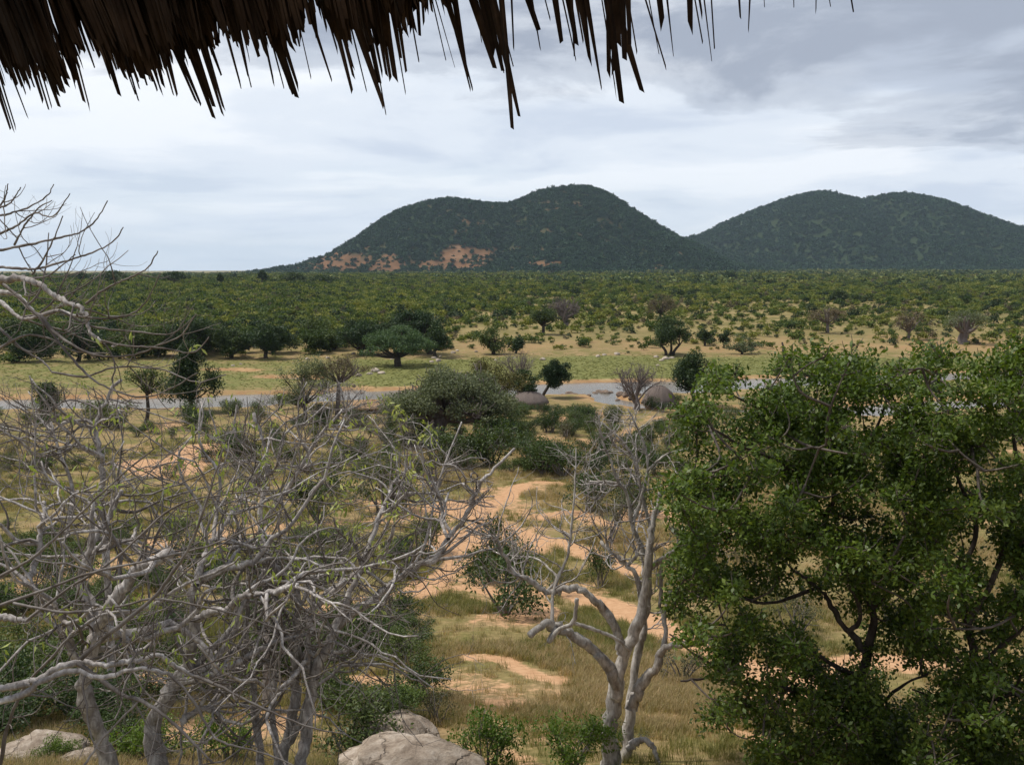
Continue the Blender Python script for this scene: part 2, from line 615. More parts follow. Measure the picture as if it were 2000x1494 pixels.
def build_ground():
    ang = np.radians(np.concatenate([np.arange(-180, -36, 4.0), np.arange(-36, 36, 0.18), np.arange(36, 180.1, 4.0)]))
    rad = np.concatenate([np.geomspace(1.0, 140, 330), np.linspace(141, 262, 95), np.geomspace(265, 13000, 190)])
    A, R = np.meshgrid(ang, rad)
    X, Y = np.sin(A) * R, np.cos(A) * R
    Z = height(X, Y)
    na = len(ang)
    i = np.arange(len(rad) - 1)[:, None] * na
    j = np.arange(na - 1)[None]
    q = np.stack([i + j, i + j + 1, i + na + j + 1, i + na + j], -1).reshape(-1, 4)[:, ::-1]
    V = np.stack([X, Y, Z], -1).reshape(-1, 3)
    c = len(V)
    V = np.vstack([V, [[0, 0, float(height(0.0, 0.0))]]])
    t = np.stack([np.full(na - 1, c), np.arange(na - 1), np.arange(1, na)], -1)[:, ::-1]
    me = mesh_np('ground', V, [q, t], None, smooth=True)
    for nm, fn in (('soil', soil_mask), ('green', green_mask)):
        a = me.attributes.new(nm, 'FLOAT', 'POINT')
        v = fn(V[:, 0], V[:, 1])
        a.data.foreach_set('value', v.astype(np.float32))
    rd = river_dist(V[:, 0], V[:, 1])
    a = me.attributes.new('bank', 'FLOAT', 'POINT')
    bank = sstep(5.0, 0.0, rd) * np.where((V[:, 1] > 120) & (V[:, 1] < 270), 1, 0)
    # the cut bank beyond the flat, and the bare slope above it
    u = V[:, 0] / np.maximum(V[:, 1], 1)
    n = fbm(V[:, 0] * 0.05, V[:, 1] * 0.05, 61, 4)
    cut = sstep(232, 242, V[:, 1] + (n - .5) * 16) * sstep(300, 262, V[:, 1] + (n - .5) * 60) * sstep(-0.30, -0.05, u)
    bare = sstep(0.5, 0.62, fbm(V[:, 0] * 0.008 + 7, V[:, 1] * 0.004, 71, 4)) * sstep(280, 330, V[:, 1]) * sstep(-0.1, 0.1, u) * 0.6
    strip = sstep(60, 10, np.abs(V[:, 1] - 800 - V[:, 0] * 0.35 + (n - .5) * 60)) * sstep(170, 230, V[:, 0]) * sstep(620, 420, V[:, 0])
    a.data.foreach_set('value', np.clip(np.maximum(np.maximum(bank * 0.8, cut * 0.45), np.maximum(bare * 0.4, strip * 0.7)), 0, 1).astype(np.float32))

    m, nt, out = nodes_of('ground')
    tc = _n(nt, 'ShaderNodeTexCoord')
    P = tc.outputs['Object']
    soil = _n(nt, 'ShaderNodeAttribute', attribute_name='soil').outputs['Fac']
    green = _n(nt, 'ShaderNodeAttribute', attribute_name='green').outputs['Fac']
    bank_ = _n(nt, 'ShaderNodeAttribute', attribute_name='bank').outputs['Fac']
    nf = _noise(nt, 3.5, 8, 0.7, P)
    nm_ = _noise(nt, 0.35, 6, 0.6, P)
    nl = _noise(nt, 0.05, 5, 0.6, P)
    sand = _ramp(nt, nf, [(0.3, (0.36, 0.20, 0.10)), (0.55, (0.47, 0.28, 0.155)), (0.75, (0.56, 0.36, 0.21))])
    red = _ramp(nt, nm_, [(0.35, (0.27, 0.14, 0.065)), (0.6, (0.40, 0.26, 0.135)), (0.75, (0.5, 0.36, 0.21))])
    grass = _ramp(nt, nf, [(0.3, (0.17, 0.12, 0.055)), (0.5, (0.265, 0.185, 0.092)), (0.72, (0.38, 0.265, 0.14))])
    grass2 = _ramp(nt, nf, [(0.3, (0.10, 0.095, 0.03)), (0.55, (0.17, 0.145, 0.05)), (0.75, (0.26, 0.205, 0.085))])
    dry = _mix(nt, _ramp(nt, nm_, [(0.4, (0, 0, 0)), (0.6, (1, 1, 1))]), grass, grass2)
    lush = _ramp(nt, _noise(nt, 0.6, 6, 0.7, P), [(0.3, (0.11, 0.12, 0.036)), (0.55, (0.155, 0.155, 0.05)), (0.75, (0.21, 0.19, 0.075))])
    s2 = _math(nt, 'ADD', soil, _math(nt, 'MULTIPLY', _math(nt, 'SUBTRACT', _math(nt, 'ADD', _math(nt, 'MULTIPLY', nf, 0.5), _math(nt, 'MULTIPLY', _noise(nt, 1.1, 5, 0.7, P), 0.5)), 0.52), 2.6))
    s2 = _ramp(nt, s2, [(0.36, (0, 0, 0)), (0.62, (1, 1, 1))])
    sy = _n(nt, 'ShaderNodeSeparateXYZ')
    nt.links.new(P, sy.inputs[0])
    beyond = _ramp(nt, _math(nt, 'DIVIDE', sy.outputs[1], 1000.0), [(0.235, (0, 0, 0)), (0.32, (1, 1, 1))])
    olive = _ramp(nt, _noise(nt, 0.08, 6, 0.65, P), [(0.32, (0.10, 0.095, 0.032)), (0.5, (0.19, 0.155, 0.06)), (0.68, (0.3, 0.225, 0.105))])
    col = _mix(nt, s2, _mix(nt, beyond, dry, olive), sand)
    g2 = _math(nt, 'ADD', green, _math(nt, 'MULTIPLY', _math(nt, 'SUBTRACT', nm_, 0.5), 0.9))
    col = _mix(nt, _ramp(nt, g2, [(0.2, (0, 0, 0)), (0.6, (1, 1, 1))]), col, lush)
    b2 = _math(nt, 'ADD', bank_, _math(nt, 'MULTIPLY', _math(nt, 'SUBTRACT', nl, 0.55), 1.0))
    col = _mix(nt, _ramp(nt, b2, [(0.25, (0, 0, 0)), (0.75, (0.9, 0.9, 0.9))]), col, red)
    p = _n(nt, 'ShaderNodeBsdfPrincipled')
    p.inputs['Roughness'].default_value = 0.95
    p.inputs['Specular IOR Level'].default_value = 0.1
    nt.links.new(col, p.inputs['Base Color'])
    bp = _n(nt, 'ShaderNodeBump')
    bp.inputs['Strength'].default_value = 0.5
    bp.inputs['Distance'].default_value = 0.06
    nt.links.new(nf, bp.inputs['Height'])
    nt.links.new(bp.outputs[0], p.inputs['Normal'])
    nt.links.new(p.outputs[0], out.inputs[0])
    me.materials.append(m)
    tag(obj('ground', me), kind='structure')


def build_water():
    m, nt, out = nodes_of('river_water')
    tc = _n(nt, 'ShaderNodeTexCoord')
    mp = _n(nt, 'ShaderNodeMapping')
    mp.inputs['Scale'].default_value = (0.5, 1.6, 1)
    nt.links.new(tc.outputs['Object'], mp.inputs[0])
    n1 = _noise(nt, 1.3, 5, 0.6, mp.outputs[0], 0.4)
    p = _n(nt, 'ShaderNodeBsdfPrincipled')
    p.inputs['Base Color'].default_value = (0.16, 0.15, 0.13, 1)
    p.inputs['Roughness'].default_value = 0.16
    p.inputs['IOR'].default_value = 1.33
    p.inputs['Specular IOR Level'].default_value = 0.7
    bp = _n(nt, 'ShaderNodeBump')
    bp.inputs['Strength'].default_value = 0.55
    bp.inputs['Distance'].default_value = 0.12
    nt.links.new(n1, bp.inputs['Height'])
    nt.links.new(bp.outputs[0], p.inputs['Normal'])
    nt.links.new(p.outputs[0], out.inputs[0])
    V, Q = [], []
    n = 0
    for P, W in RIVERS:
        c = spline(P, 8 * len(P))
        w = np.interp(np.linspace(0, 1, len(c)), np.linspace(0, 1, len(W)), W) + 4.0
        T = unit(np.gradient(c, axis=0))
        Nn = np.stack([-T[:, 1], T[:, 0]], -1)
        z = -0.004 * len(V)
        for s in (-1, 1):
            V.append(np.column_stack([c + Nn * w[:, None] * s, np.full(len(c), z)]))
        k = np.arange(len(c) - 1)
        Q.append(np.stack([n + k, n + k + 1, n + len(c) + k + 1, n + len(c) + k], -1)[:, ::-1])
        n += 2 * len(c)
    me = mesh_np('river', np.vstack(V), [np.vstack(Q)], m)
    tag(obj('river', me), kind='structure')


# ---------------------------------------------------------------- hills
HILLS = {
    'twin': dict(y0=2700.0, w=620.0, prof=[(380, 543), (480, 537), (540, 529), (600, 516), (650, 497), (700, 468), (740, 440), (780, 414), (820, 401), (870, 391), (905, 393), (950, 401), (1000, 401), (1020, 391), (1060, 374), (1100, 369), (1150, 366), (1175, 374), (1210, 395), (1250, 425), (1300, 455), (1350, 480), (1400, 508), (1450, 522), (1520, 533), (1700, 536)]),
    'far': dict(y0=3600.0, w=800.0, prof=[(1040, 532), (1120, 520), (1200, 505), (1290, 480), (1340, 466), (1370, 462), (1420, 436), (1480, 411), (1540, 388), (1590, 377), (1610, 376), (1640, 384), (1680, 393), (1720, 384), (1760, 379), (1800, 385), (1850, 401), (1900, 424), (1950, 443), (2000, 462), (2080, 488), (2200, 510), (2350, 530), (2500, 536)]),
}


def hill_fn(key):
    h = HILLS[key]
    y0, w = h['y0'], h['w']
    P = np.array([at(a, b, y0) for a, b in h['prof']])
    sd = 1 if key == 'twin' else 5

    def f(x, y):
        t = (y - y0) / w
        # the two crests lie at slightly different depths; flanks widen with height
        S = np.interp(x, P[:, 0], P[:, 2])
        S = (np.interp(x - 22, P[:, 0], P[:, 2]) + 2 * S + np.interp(x + 22, P[:, 0], P[:, 2])) / 4
        S = S - (0.0 if key == 'twin' else 2.0)
        base = -30.0
        prof = np.where(t < 0, np.exp(-(np.abs(t) * 1.45) ** 1.7), np.exp(-(np.abs(t) * 1.6) ** 2))
        gul = (fbm(x * 0.008, y * 0.003, 80 + sd, 4) - 0.5) * 120 * np.clip(prof * (1 - prof) * 4, 0, 1) * np.clip((S - 20) / 120, 0, 1)
        return base + (S - base) * prof + gul
    return f, P


def project_np(x, y, z):
    dz = z - CAMZ
    dep = y * CP - dz * SP
    return 1000 + F * x / dep, 747 - F * (y * SP + dz * CP) / dep


def red_on_hill(x, y, z):
    """Bare red soil between the trees low on the near hill, where the photograph shows it."""
    a, b = project_np(x, y, z)
    n = fbm(x * 0.022, y * 0.022 + z * 0.03, 91, 4)
    m = np.zeros(np.shape(x))
    for cx, cy, rx, ry in ((905, 502, 66, 24), (870, 518, 95, 13), (745, 512, 75, 17), (665, 508, 50, 17), (605, 522, 60, 10), (1065, 516, 42, 8), (700, 526, 120, 8)):
        m = np.maximum(m, 1.25 - ((a - cx) / rx) ** 2 - ((b - cy) / ry) ** 2)
    return np.where(y < HILLS['twin']['y0'] + 50, sstep(0.15, 0.75, np.clip(m, 0, 1) + (n - 0.5) * 1.9), 0)


def build_hills():
    m, nt, out = nodes_of('hill_soil')
    tc = _n(nt, 'ShaderNodeTexCoord')
    n1 = _noise(nt, 0.02, 6, 0.65, tc.outputs['Object'])
    redc = _ramp(nt, n1, [(0.35, (0.11, 0.066, 0.035)), (0.55, (0.17, 0.09, 0.046)), (0.7, (0.22, 0.135, 0.078))])
    litter = _ramp(nt, n1, [(0.35, (0.022, 0.038, 0.018)), (0.6, (0.034, 0.048, 0.022)), (0.75, (0.055, 0.056, 0.028))])
    col = _mix(nt, _n(nt, 'ShaderNodeAttribute', attribute_name='red').outputs['Fac'], litter, redc)
    p = _n(nt, 'ShaderNodeBsdfPrincipled')
    p.inputs['Roughness'].default_value = 1.0
    p.inputs['Specular IOR Level'].default_value = 0.05
    nt.links.new(col, p.inputs['Base Color'])
    nt.links.new(p.outputs[0], out.inputs[0])
    for key in HILLS:
        f, P = hill_fn(key)
        y0, w = HILLS[key]['y0'], HILLS[key]['w']
        xs = np.linspace(P[0, 0] - 30, P[-1, 0] + 30, 230)
        ys = np.linspace(y0 - 1.9 * w, y0 + 1.6 * w, 120)
        X, Y = np.meshgrid(xs, ys)
        Z = f(X, Y)
        n = len(xs)
        i = np.arange(len(ys) - 1)[:, None] * n
        j = np.arange(n - 1)[None]
        q = np.stack([i + j, i + j + 1, i + n + j + 1, i + n + j], -1).reshape(-1, 4)
        me = mesh_np('hill', np.stack([X, Y, Z], -1).reshape(-1, 3), [q], m, smooth=True)
        a = me.attributes.new('red', 'FLOAT', 'POINT')
        rv = red_on_hill(X, Y, Z) if key == 'twin' else X * 0
        a.data.foreach_set('value', rv.ravel().astype(np.float32))
        tag(obj('hill', me), kind='structure',
            label='near wooded hill with two humps and bare red soil on its lower slope' if key == 'twin' else 'farther bluish wooded hill with two rounded tops')


build_ground()
build_water()
build_hills()

# ---------------------------------------------------------------- scatter of uncountable growth
MASTERS = bpy.data.collections.new('masters')          # never linked: only instanced


def scatter(name, protos, P, scale, rotz, idx, label=None, kind='stuff', tilt=None):
    """One object that instances the prototype meshes at the points P (uncountable growth only)."""
    c = bpy.data.collections.new(name + '_masters')
    for k, me in enumerate(protos):
        o = bpy.data.objects.new('%s_master_%02d' % (name, k), me)
        c.objects.link(o)
    n = len(P)
    me = bpy.data.meshes.new(name)
    me.vertices.add(n)
    me.vertices.foreach_set('co', np.asarray(P, np.float32).ravel())
    a = me.attributes.new('scl', 'FLOAT_VECTOR', 'POINT')
    sc = np.asarray(scale, np.float32)
    if sc.ndim == 1:
        sc = np.repeat(sc[:, None], 3, 1)
    a.data.foreach_set('vector', sc.ravel())
    a = me.attributes.new('rot', 'FLOAT_VECTOR', 'POINT')
    rv = np.zeros((n, 3), np.float32)
    rv[:, 2] = rotz
    if tilt is not None:
        rv[:, :2] = tilt
    a.data.foreach_set('vector', rv.ravel())
    a = me.attributes.new('idx', 'INT', 'POINT')
    a.data.foreach_set('value', np.asarray(idx, np.int32))
    g = bpy.data.node_groups.new(name, 'GeometryNodeTree')
    g.interface.new_socket('Geometry', in_out='INPUT', socket_type='NodeSocketGeometry')
    g.interface.new_socket('Geometry', in_out='OUTPUT', socket_type='NodeSocketGeometry')
    gi, go = g.nodes.new('NodeGroupInput'), g.nodes.new('NodeGroupOutput')
    ci = g.nodes.new('GeometryNodeCollectionInfo')
    ci.inputs['Collection'].default_value = c
    ci.inputs['Separate Children'].default_value = True
    ci.inputs['Reset Children'].default_value = True
    ip = g.nodes.new('GeometryNodeInstanceOnPoints')
    ip.inputs['Pick Instance'].default_value = True

    def attr(nm, t):
        x = g.nodes.new('GeometryNodeInputNamedAttribute')
        x.data_type = t
        x.inputs['Name'].default_value = nm
        return next(s for s in x.outputs if s.enabled and s.name == 'Attribute')
    e2r = g.nodes.new('FunctionNodeEulerToRotation')
    g.links.new(attr('rot', 'FLOAT_VECTOR'), e2r.inputs[0])
    g.links.new(gi.outputs[0], ip.inputs['Points'])
    g.links.new(ci.outputs[0], ip.inputs['Instance'])
    g.links.new(attr('idx', 'INT'), ip.inputs['Instance Index'])
    g.links.new(e2r.outputs[0], ip.inputs['Rotation'])
    g.links.new(attr('scl', 'FLOAT_VECTOR'), ip.inputs['Scale'])
    g.links.new(ip.outputs[0], go.inputs[0])
    o = obj(name, me)
    md = o.modifiers.new('scatter', 'NODES')
    md.node_group = g
    tag(o, label=label, kind=kind)
    return o


def blob_points(rng, n, clumps, shell=0.55, gap=None):
    """Points in a set of ellipsoids (centre, radii), denser towards their surface."""
    w = np.array([np.prod(r) ** 0.667 for _, r in clumps])
    k = rng.choice(len(clumps), n, p=w / w.sum())
    d = unit(rng.normal(size=(n, 3)))
    rr = rng.random(n) ** shell
    C = np.array([c for c, _ in clumps])[k]
    R = np.array([r for _, r in clumps])[k]
    return C + d * rr[:, None] * R


def shrub_mesh(name, seed, mat, n, leaf, r=1.0, h=1.0, stems=True, lumps=7, up=0.45):
    """A rounded, uneven bush about 2r wide and h tall standing at the origin."""
    rng = np.random.default_rng(seed)
    cl = []
    for i in range(lumps):
        a, q = rng.random() * 6.28, r * 0.62 * math.sqrt(rng.random())
        s = r * rng.uniform(0.28, 0.52)
        cl.append((np.array([math.cos(a) * q, math.sin(a) * q, h * rng.uniform(0.25, 0.8) - 0.0]), np.array([s, s, s * 0.8 * h / r * 0.7])))
    C = blob_points(rng, n, cl)
    C[:, 2] = np.maximum(C[:, 2], 0.02 * h)
    V, q = leaf_arrays(C, leaf * rng.uniform(0.6, 1.3, n), rng, up, 0.6)
    return mesh_np(name, V, [q], mat, tint=rng.random(n))

# ---------------------------------------------------------------- far woods
M_FAR = mat_leaf('leaf_far_wood', (0.013, 0.037, 0.018), (0.026, 0.062, 0.029), (0.048, 0.09, 0.04), 0.0, 0.9, 0.35)
M_BUSH = mat_leaf('leaf_plain_bush', (0.058, 0.086, 0.013), (0.12, 0.152, 0.027), (0.195, 0.212, 0.048), 0.25, 0.7, 0.5)
M_BROWNBUSH = mat_leaf('leaf_brown_bush', (0.06, 0.05, 0.03), (0.10, 0.085, 0.05), (0.14, 0.12, 0.075), 0.1, 0.8, 0.3)

far_protos = [shrub_mesh('far_tree', 100 + i, M_FAR, 110, 0.42, 1.0, 1.15, lumps=6) for i in range(5)]
bush_protos = [shrub_mesh('bush', 120 + i, M_BUSH, 230, 0.26, 1.0, 1.05, lumps=8) for i in range(6)]
bush_protos += [shrub_mesh('bush', 140, M_BROWNBUSH, 200, 0.2, 1.0, 1.1, lumps=8)]
M_DARKBUSH = mat_leaf('leaf_dark_bush', (0.012, 0.026, 0.008), (0.026, 0.046, 0.012), (0.05, 0.075, 0.02), 0.15, 0.7, 0.3)
bush_protos += [shrub_mesh('bush', 150, M_DARKBUSH, 260, 0.26, 1.0, 1.1, lumps=8)]
M_FARPLAIN = mat_leaf('leaf_far_plain', (0.045, 0.072, 0.02), (0.092, 0.126, 0.033), (0.155, 0.182, 0.054), 0.0, 0.8, 0.6)
plain_protos = [shrub_mesh('far_tree', 160 + i, M_FARPLAIN, 110, 0.42, 1.0, 1.0, lumps=6) for i in range(5)]


def hill_woods():
    rng = np.random.default_rng(11)
    for key, N, s0 in (('twin', 40000, 8.5), ('far', 34000, 10.5)):
        f, P = hill_fn(key)
        y0, w = HILLS[key]['y0'], HILLS[key]['w']
        x = rng.uniform(P[0, 0], P[-1, 0], N)
        y = rng.uniform(y0 - 1.6 * w, y0 + 0.25 * w, N)
        z = f(x, y)
        keep = z > -12
        if key == 'twin':
            rp = red_on_hill(x, y, z)
            keep &= rng.random(N) > rp * 0.88
            thin = sstep(0.55, 0.66, fbm(x * 0.01, y * 0.01, 97, 3)) * sstep(0, 60, z) * 0.35
            keep &= rng.random(N) > thin * 0.5
        x, y, z = x[keep], y[keep], z[keep]
        n = len(x)
        s = s0 * rng.uniform(0.55, 1.25, n)
        sc = np.stack([s, s, s * rng.uniform(0.7, 1.1, n)], -1)
        scatter('hill_forest', far_protos, np.stack([x, y, z - 1.0], -1), sc, rng.random(n) * 6.28, rng.integers(0, 5, n),
                'dark green trees covering the %s' % ('near hill with red soil' if key == 'twin' else 'farther bluish hill'))


SHRUB_NEAR = []      # positions of the countable bushes on the far bank


def plain_bush():
    rng = np.random.default_rng(12)
    N = 150000
    r = np.sqrt(rng.uniform(236 ** 2, 1500 ** 2, N))
    a = rng.uniform(-0.60, 0.60, N)
    x, y = np.sin(a) * r, np.cos(a) * r
    u = x / y
    n1 = fbm(x * 0.012, y * 0.012, 51, 4)
    n2 = fbm(x * 0.05, y * 0.05, 52, 3)
    den = np.interp(u, [-0.55, -0.2, 0.0, 0.2, 0.55], [0.95, 0.85, 0.58, 0.5, 0.55])
    den = den * np.interp(y, [236, 250, 300, 420, 700, 1500], [0.22, 0.6, 0.95, 1.0, 0.95, 0.9]) * np.where(u < -0.08, np.clip(0.05 + 4.4 * n1 * n2, 0.1, 1.2), np.clip(7.0 * n1 * n2 - 0.6, 0.62, 1.3))
    # a stretch of dry grassland keeps clear of bush
    strip = sstep(60, 10, np.abs(y - 800 - x * 0.35)) * sstep(170, 230, x) * sstep(620, 420, x)
    den = den * (1 - 0.85 * strip)
    den = den * np.where((u < -0.06) & (y < 310), 5.0, 1.0)
    keep = rng.random(N) < den
    keep &= ~((y < 244) & (rng.random(N) < 0.6))
    x, y, u = x[keep], y[keep], u[keep]
    z = height(x, y)
    n = len(x)
    size = np.interp(y, [236, 420, 800, 1500], [1.25, 1.9, 2.6, 4.2]) * (1 + 0.3 * sstep(0.0, -0.15, u) * sstep(280, 450, y)) * rng.lognormal(0, 0.5, n) * np.interp(u, [-0.3, 0.05], [1.25, 0.72])
    size = np.minimum(size, np.interp(y, [236, 420, 800, 1500], [2.6, 3.6, 4.6, 7.0]))
    idx = np.where(rng.random(n) < 0.08, 6, rng.integers(0, 6, n))
    idx = np.where((rng.random(n) < 0.10 + 0.5 * sstep(-0.05, -0.12, u) * sstep(330, 270, y)), 7, idx)
    rot = rng.random(n) * 6.28
    # the 300 that show largest are individuals
    big = (size / np.hypot(x, y)) * (np.abs(u) < 0.54) * (y < 420)
    order = np.argsort(-big)
    ind, rest = order[:300], order[300:]
    sc = np.stack([size, size, size * rng.uniform(0.75, 1.15, n)], -1)
    scatter('bushland', bush_protos, np.stack([x, y, z], -1)[rest], sc[rest], rot[rest], idx[rest],
            'green thornbush covering the plain between river and hills')
    for k in ind:
        o = obj('bush', bush_protos[idx[k]])
        o.location = (x[k], y[k], z[k] - 0.03)
        o.scale = sc[k]
        o.rotation_euler = (0, 0, rot[k])
        if idx[k] == 7:
            tag(o, 'dark green bush on the slope beyond the river', 'bush', 'dark bushes beyond the river')
        elif idx[k] == 6:
            tag(o, 'brownish thin bush on the slope beyond the river', 'bush', 'brown bushes beyond the river')
        else:
            tag(o, 'fresh green bush on the slope beyond the river', 'bush', 'green bushes beyond the river')
    # larger trees farther out, up to the foot of the hills
    N = 26000
    r = np.sqrt(rng.uniform(900 ** 2, 2700 ** 2, N))
    a = rng.uniform(-0.60, 0.60, N)
    x, y = np.sin(a) * r, np.cos(a) * r
    keep = rng.random(N) < np.clip(3.2 * fbm(x * 0.006, y * 0.004, 55, 4) - 1.15, 0.04, 1) * np.interp(x / y, [-0.1, 0.2], [1, 0.75])
    x, y = x[keep], y[keep]
    z = height(x, y)
    n = len(x)
    s = np.minimum(4.2 * rng.lognormal(0, 0.45, n), 7.5)
    scatter('far_woodland', plain_protos, np.stack([x, y, z - 0.5], -1), s, rng.random(n) * 6.28, rng.integers(0, 5, n),
            'dark woodland on the plain at the foot of the hills')


hill_woods()
plain_bush()

# ---------------------------------------------------------------- materials for the trees
M_DARK = mat_leaf('leaf_dark_tree', (0.016, 0.034, 0.010), (0.034, 0.06, 0.015), (0.062, 0.092, 0.024), 0.2, 0.6, 0.3)
M_ACACIA = mat_leaf('leaf_acacia', (0.034, 0.066, 0.026), (0.066, 0.112, 0.045), (0.105, 0.155, 0.065), 0.25, 0.7, 0.1)
M_MIDG = mat_leaf('leaf_mid_green', (0.036, 0.06, 0.012), (0.066, 0.098, 0.02), (0.11, 0.14, 0.034), 0.2, 0.6, 0.25)
M_GREY = mat_leaf('leaf_grey_green', (0.075, 0.09, 0.045), (0.13, 0.148, 0.078), (0.185, 0.2, 0.11), 0.2, 0.8, 0.12)
M_OLIVE = mat_leaf('leaf_olive', (0.055, 0.056, 0.014), (0.095, 0.09, 0.024), (0.14, 0.125, 0.04), 0.2, 0.7, 0.12)
M_BROWN = mat_leaf('leaf_brown', (0.075, 0.06, 0.032), (0.12, 0.095, 0.05), (0.17, 0.135, 0.075), 0.1, 0.8, 0.15)
M_BRIGHT = mat_leaf('leaf_bright', (0.07, 0.115, 0.014), (0.11, 0.17, 0.024), (0.16, 0.22, 0.04), 0.35, 0.5, 0.12)
M_RTREE = mat_leaf('leaf_broad_tree', (0.045, 0.076, 0.010), (0.088, 0.132, 0.019), (0.16, 0.205, 0.038), 0.35, 0.45, 0.08)
M_POD = mat_leaf('leaf_pale_pod', (0.22, 0.27, 0.06), (0.30, 0.34, 0.09), (0.42, 0.44, 0.14), 0.3, 0.5, 0.1)
B_PALE = mat_bark('bark_pale_grey', (0.12, 0.10, 0.088), (0.38, 0.345, 0.322), (0.63, 0.595, 0.565), 15.0, 1.0)
B_TWIG = mat_bark('bark_twig', (0.085, 0.07, 0.06), (0.175, 0.152, 0.138), (0.31, 0.285, 0.265), 5.0, 0.2)
B_CREAM = mat_bark('bark_cream', (0.14, 0.118, 0.10), (0.42, 0.385, 0.345), (0.63, 0.59, 0.545), 12.0, 1.0)
B_DARK = mat_bark('bark_dark', (0.028, 0.022, 0.018), (0.06, 0.048, 0.04), (0.11, 0.09, 0.075), 9.0, 0.5)
B_MID = mat_bark('bark_brown', (0.05, 0.04, 0.033), (0.11, 0.09, 0.075), (0.2, 0.17, 0.145), 7.0, 0.4)
B_BAOBAB = mat_bark('bark_baobab', (0.09, 0.07, 0.066), (0.17, 0.14, 0.13), (0.25, 0.21, 0.2), 3.0, 0.5)


def grow(tb, rng, p, d, r, L, k=4, env=None, wig=0.2, trop=(0.0, 0.3), taper=0.45, steps=9, minlen=4):
    """One branch: a wandering tapering tube that bends upwards (or down) as it goes."""
    pts = [np.asarray(p, float)]
    d = unit(np.asarray(d, float))
    st = L / steps
    for i in range(steps):
        t = i / steps
        d = d + rng.normal(0, wig, 3)
        d[2] += trop[0] * (1 - t) + trop[1] * t
        d = d / math.sqrt(d @ d)
        q = pts[-1] + d * st
        if env is not None and not env(q):
            break
        pts.append(q)
    if len(pts) < minlen:
        return None
    P = np.array(pts)
    R = r * np.linspace(1, taper, len(P))
    tb.add(P, R, k)
    return P, R


def sub_dirs(rng, P, n, t0=0.2, t1=1.0, fwd=0.6, out=0.85):
    """Starting points, directions and indices for n side branches along P."""
    res = []
    T = unit(np.gradient(P, axis=0))
    for t in np.sort(rng.uniform(t0, t1, n)):
        s = t * (len(P) - 1)
        i = min(int(s), len(P) - 2)
        f = s - i
        q = P[i] * (1 - f) + P[i + 1] * f
        v = rng.normal(size=3)
        v -= T[i] * (v @ T[i])
        v = v / (math.sqrt(v @ v) + 1e-9)
        res.append((q, unit(T[i] * fwd + v * out), i, t))
    return res


def project(p):
    dz = p[2] - CAMZ
    dep = p[1] * CP - dz * SP
    return 1000 + F * p[0] / dep, 747 - F * (p[1] * SP + dz * CP) / dep


def envelope(xs, ys, xmax=None):
    """Keeps growth below the outline of the crown as the tree stands."""
    def ok(p):
        a, b = project(p)
        if xmax is not None and a > xmax:
            return False
        return b > np.interp(a, xs, ys)
    return ok


# ---------------------------------------------------------------- trees of the valley
def clumps_for(style, rng, c, W, H, D):
    cl = []
    if style == 'umbrella':
        for i in range(26):
            a, q = i * 2.4, math.sqrt((i + 0.5) / 26) * 0.86
            z = c[2] + H * (0.30 - 0.62 * q * q) + rng.normal(0, 0.05) * H
            s = rng.uniform(0.13, 0.2)
            cl.append((np.array([c[0] + math.cos(a) * q * W / 2, c[1] + math.sin(a) * q * D / 2, z]), np.array([s * W, s * D, 0.2 * H])))
    elif style == 'baobab':
        for i in range(34):
            a, q = i * 2.4, math.sqrt((i + 0.5) / 34) * 0.9
            z = c[2] + H * (0.36 - 0.72 * q * q - 0.25 * rng.random() ** 2) + rng.normal(0, 0.06) * H
            s = rng.uniform(0.10, 0.16)
            cl.append((np.array([c[0] + math.cos(a) * q * W / 2, c[1] + math.sin(a) * q * D / 2, z]), np.array([s * W, s * D, 0.2 * H])))
    else:
        m = 24
        for i in range(m):
            v = unit(rng.normal(size=3)) * rng.uniform(0.25, 0.86)
            if style == 'cone':
                zz = v[2]
                v[:2] *= np.interp(zz, [-0.7, 0.0, 0.7], [1.25, 1.0, 0.45])
            if style == 'round' and v[2] < -0.25:
                v[2] *= 0.85
            s = rng.uniform(0.11, 0.24)
            cl.append((np.array([c[0] + v[0] * W / 2, c[1] + v[1] * D / 2, c[2] + v[2] * H / 2]), np.array([s * W, s * D, s * H * 1.0])))
    return cl


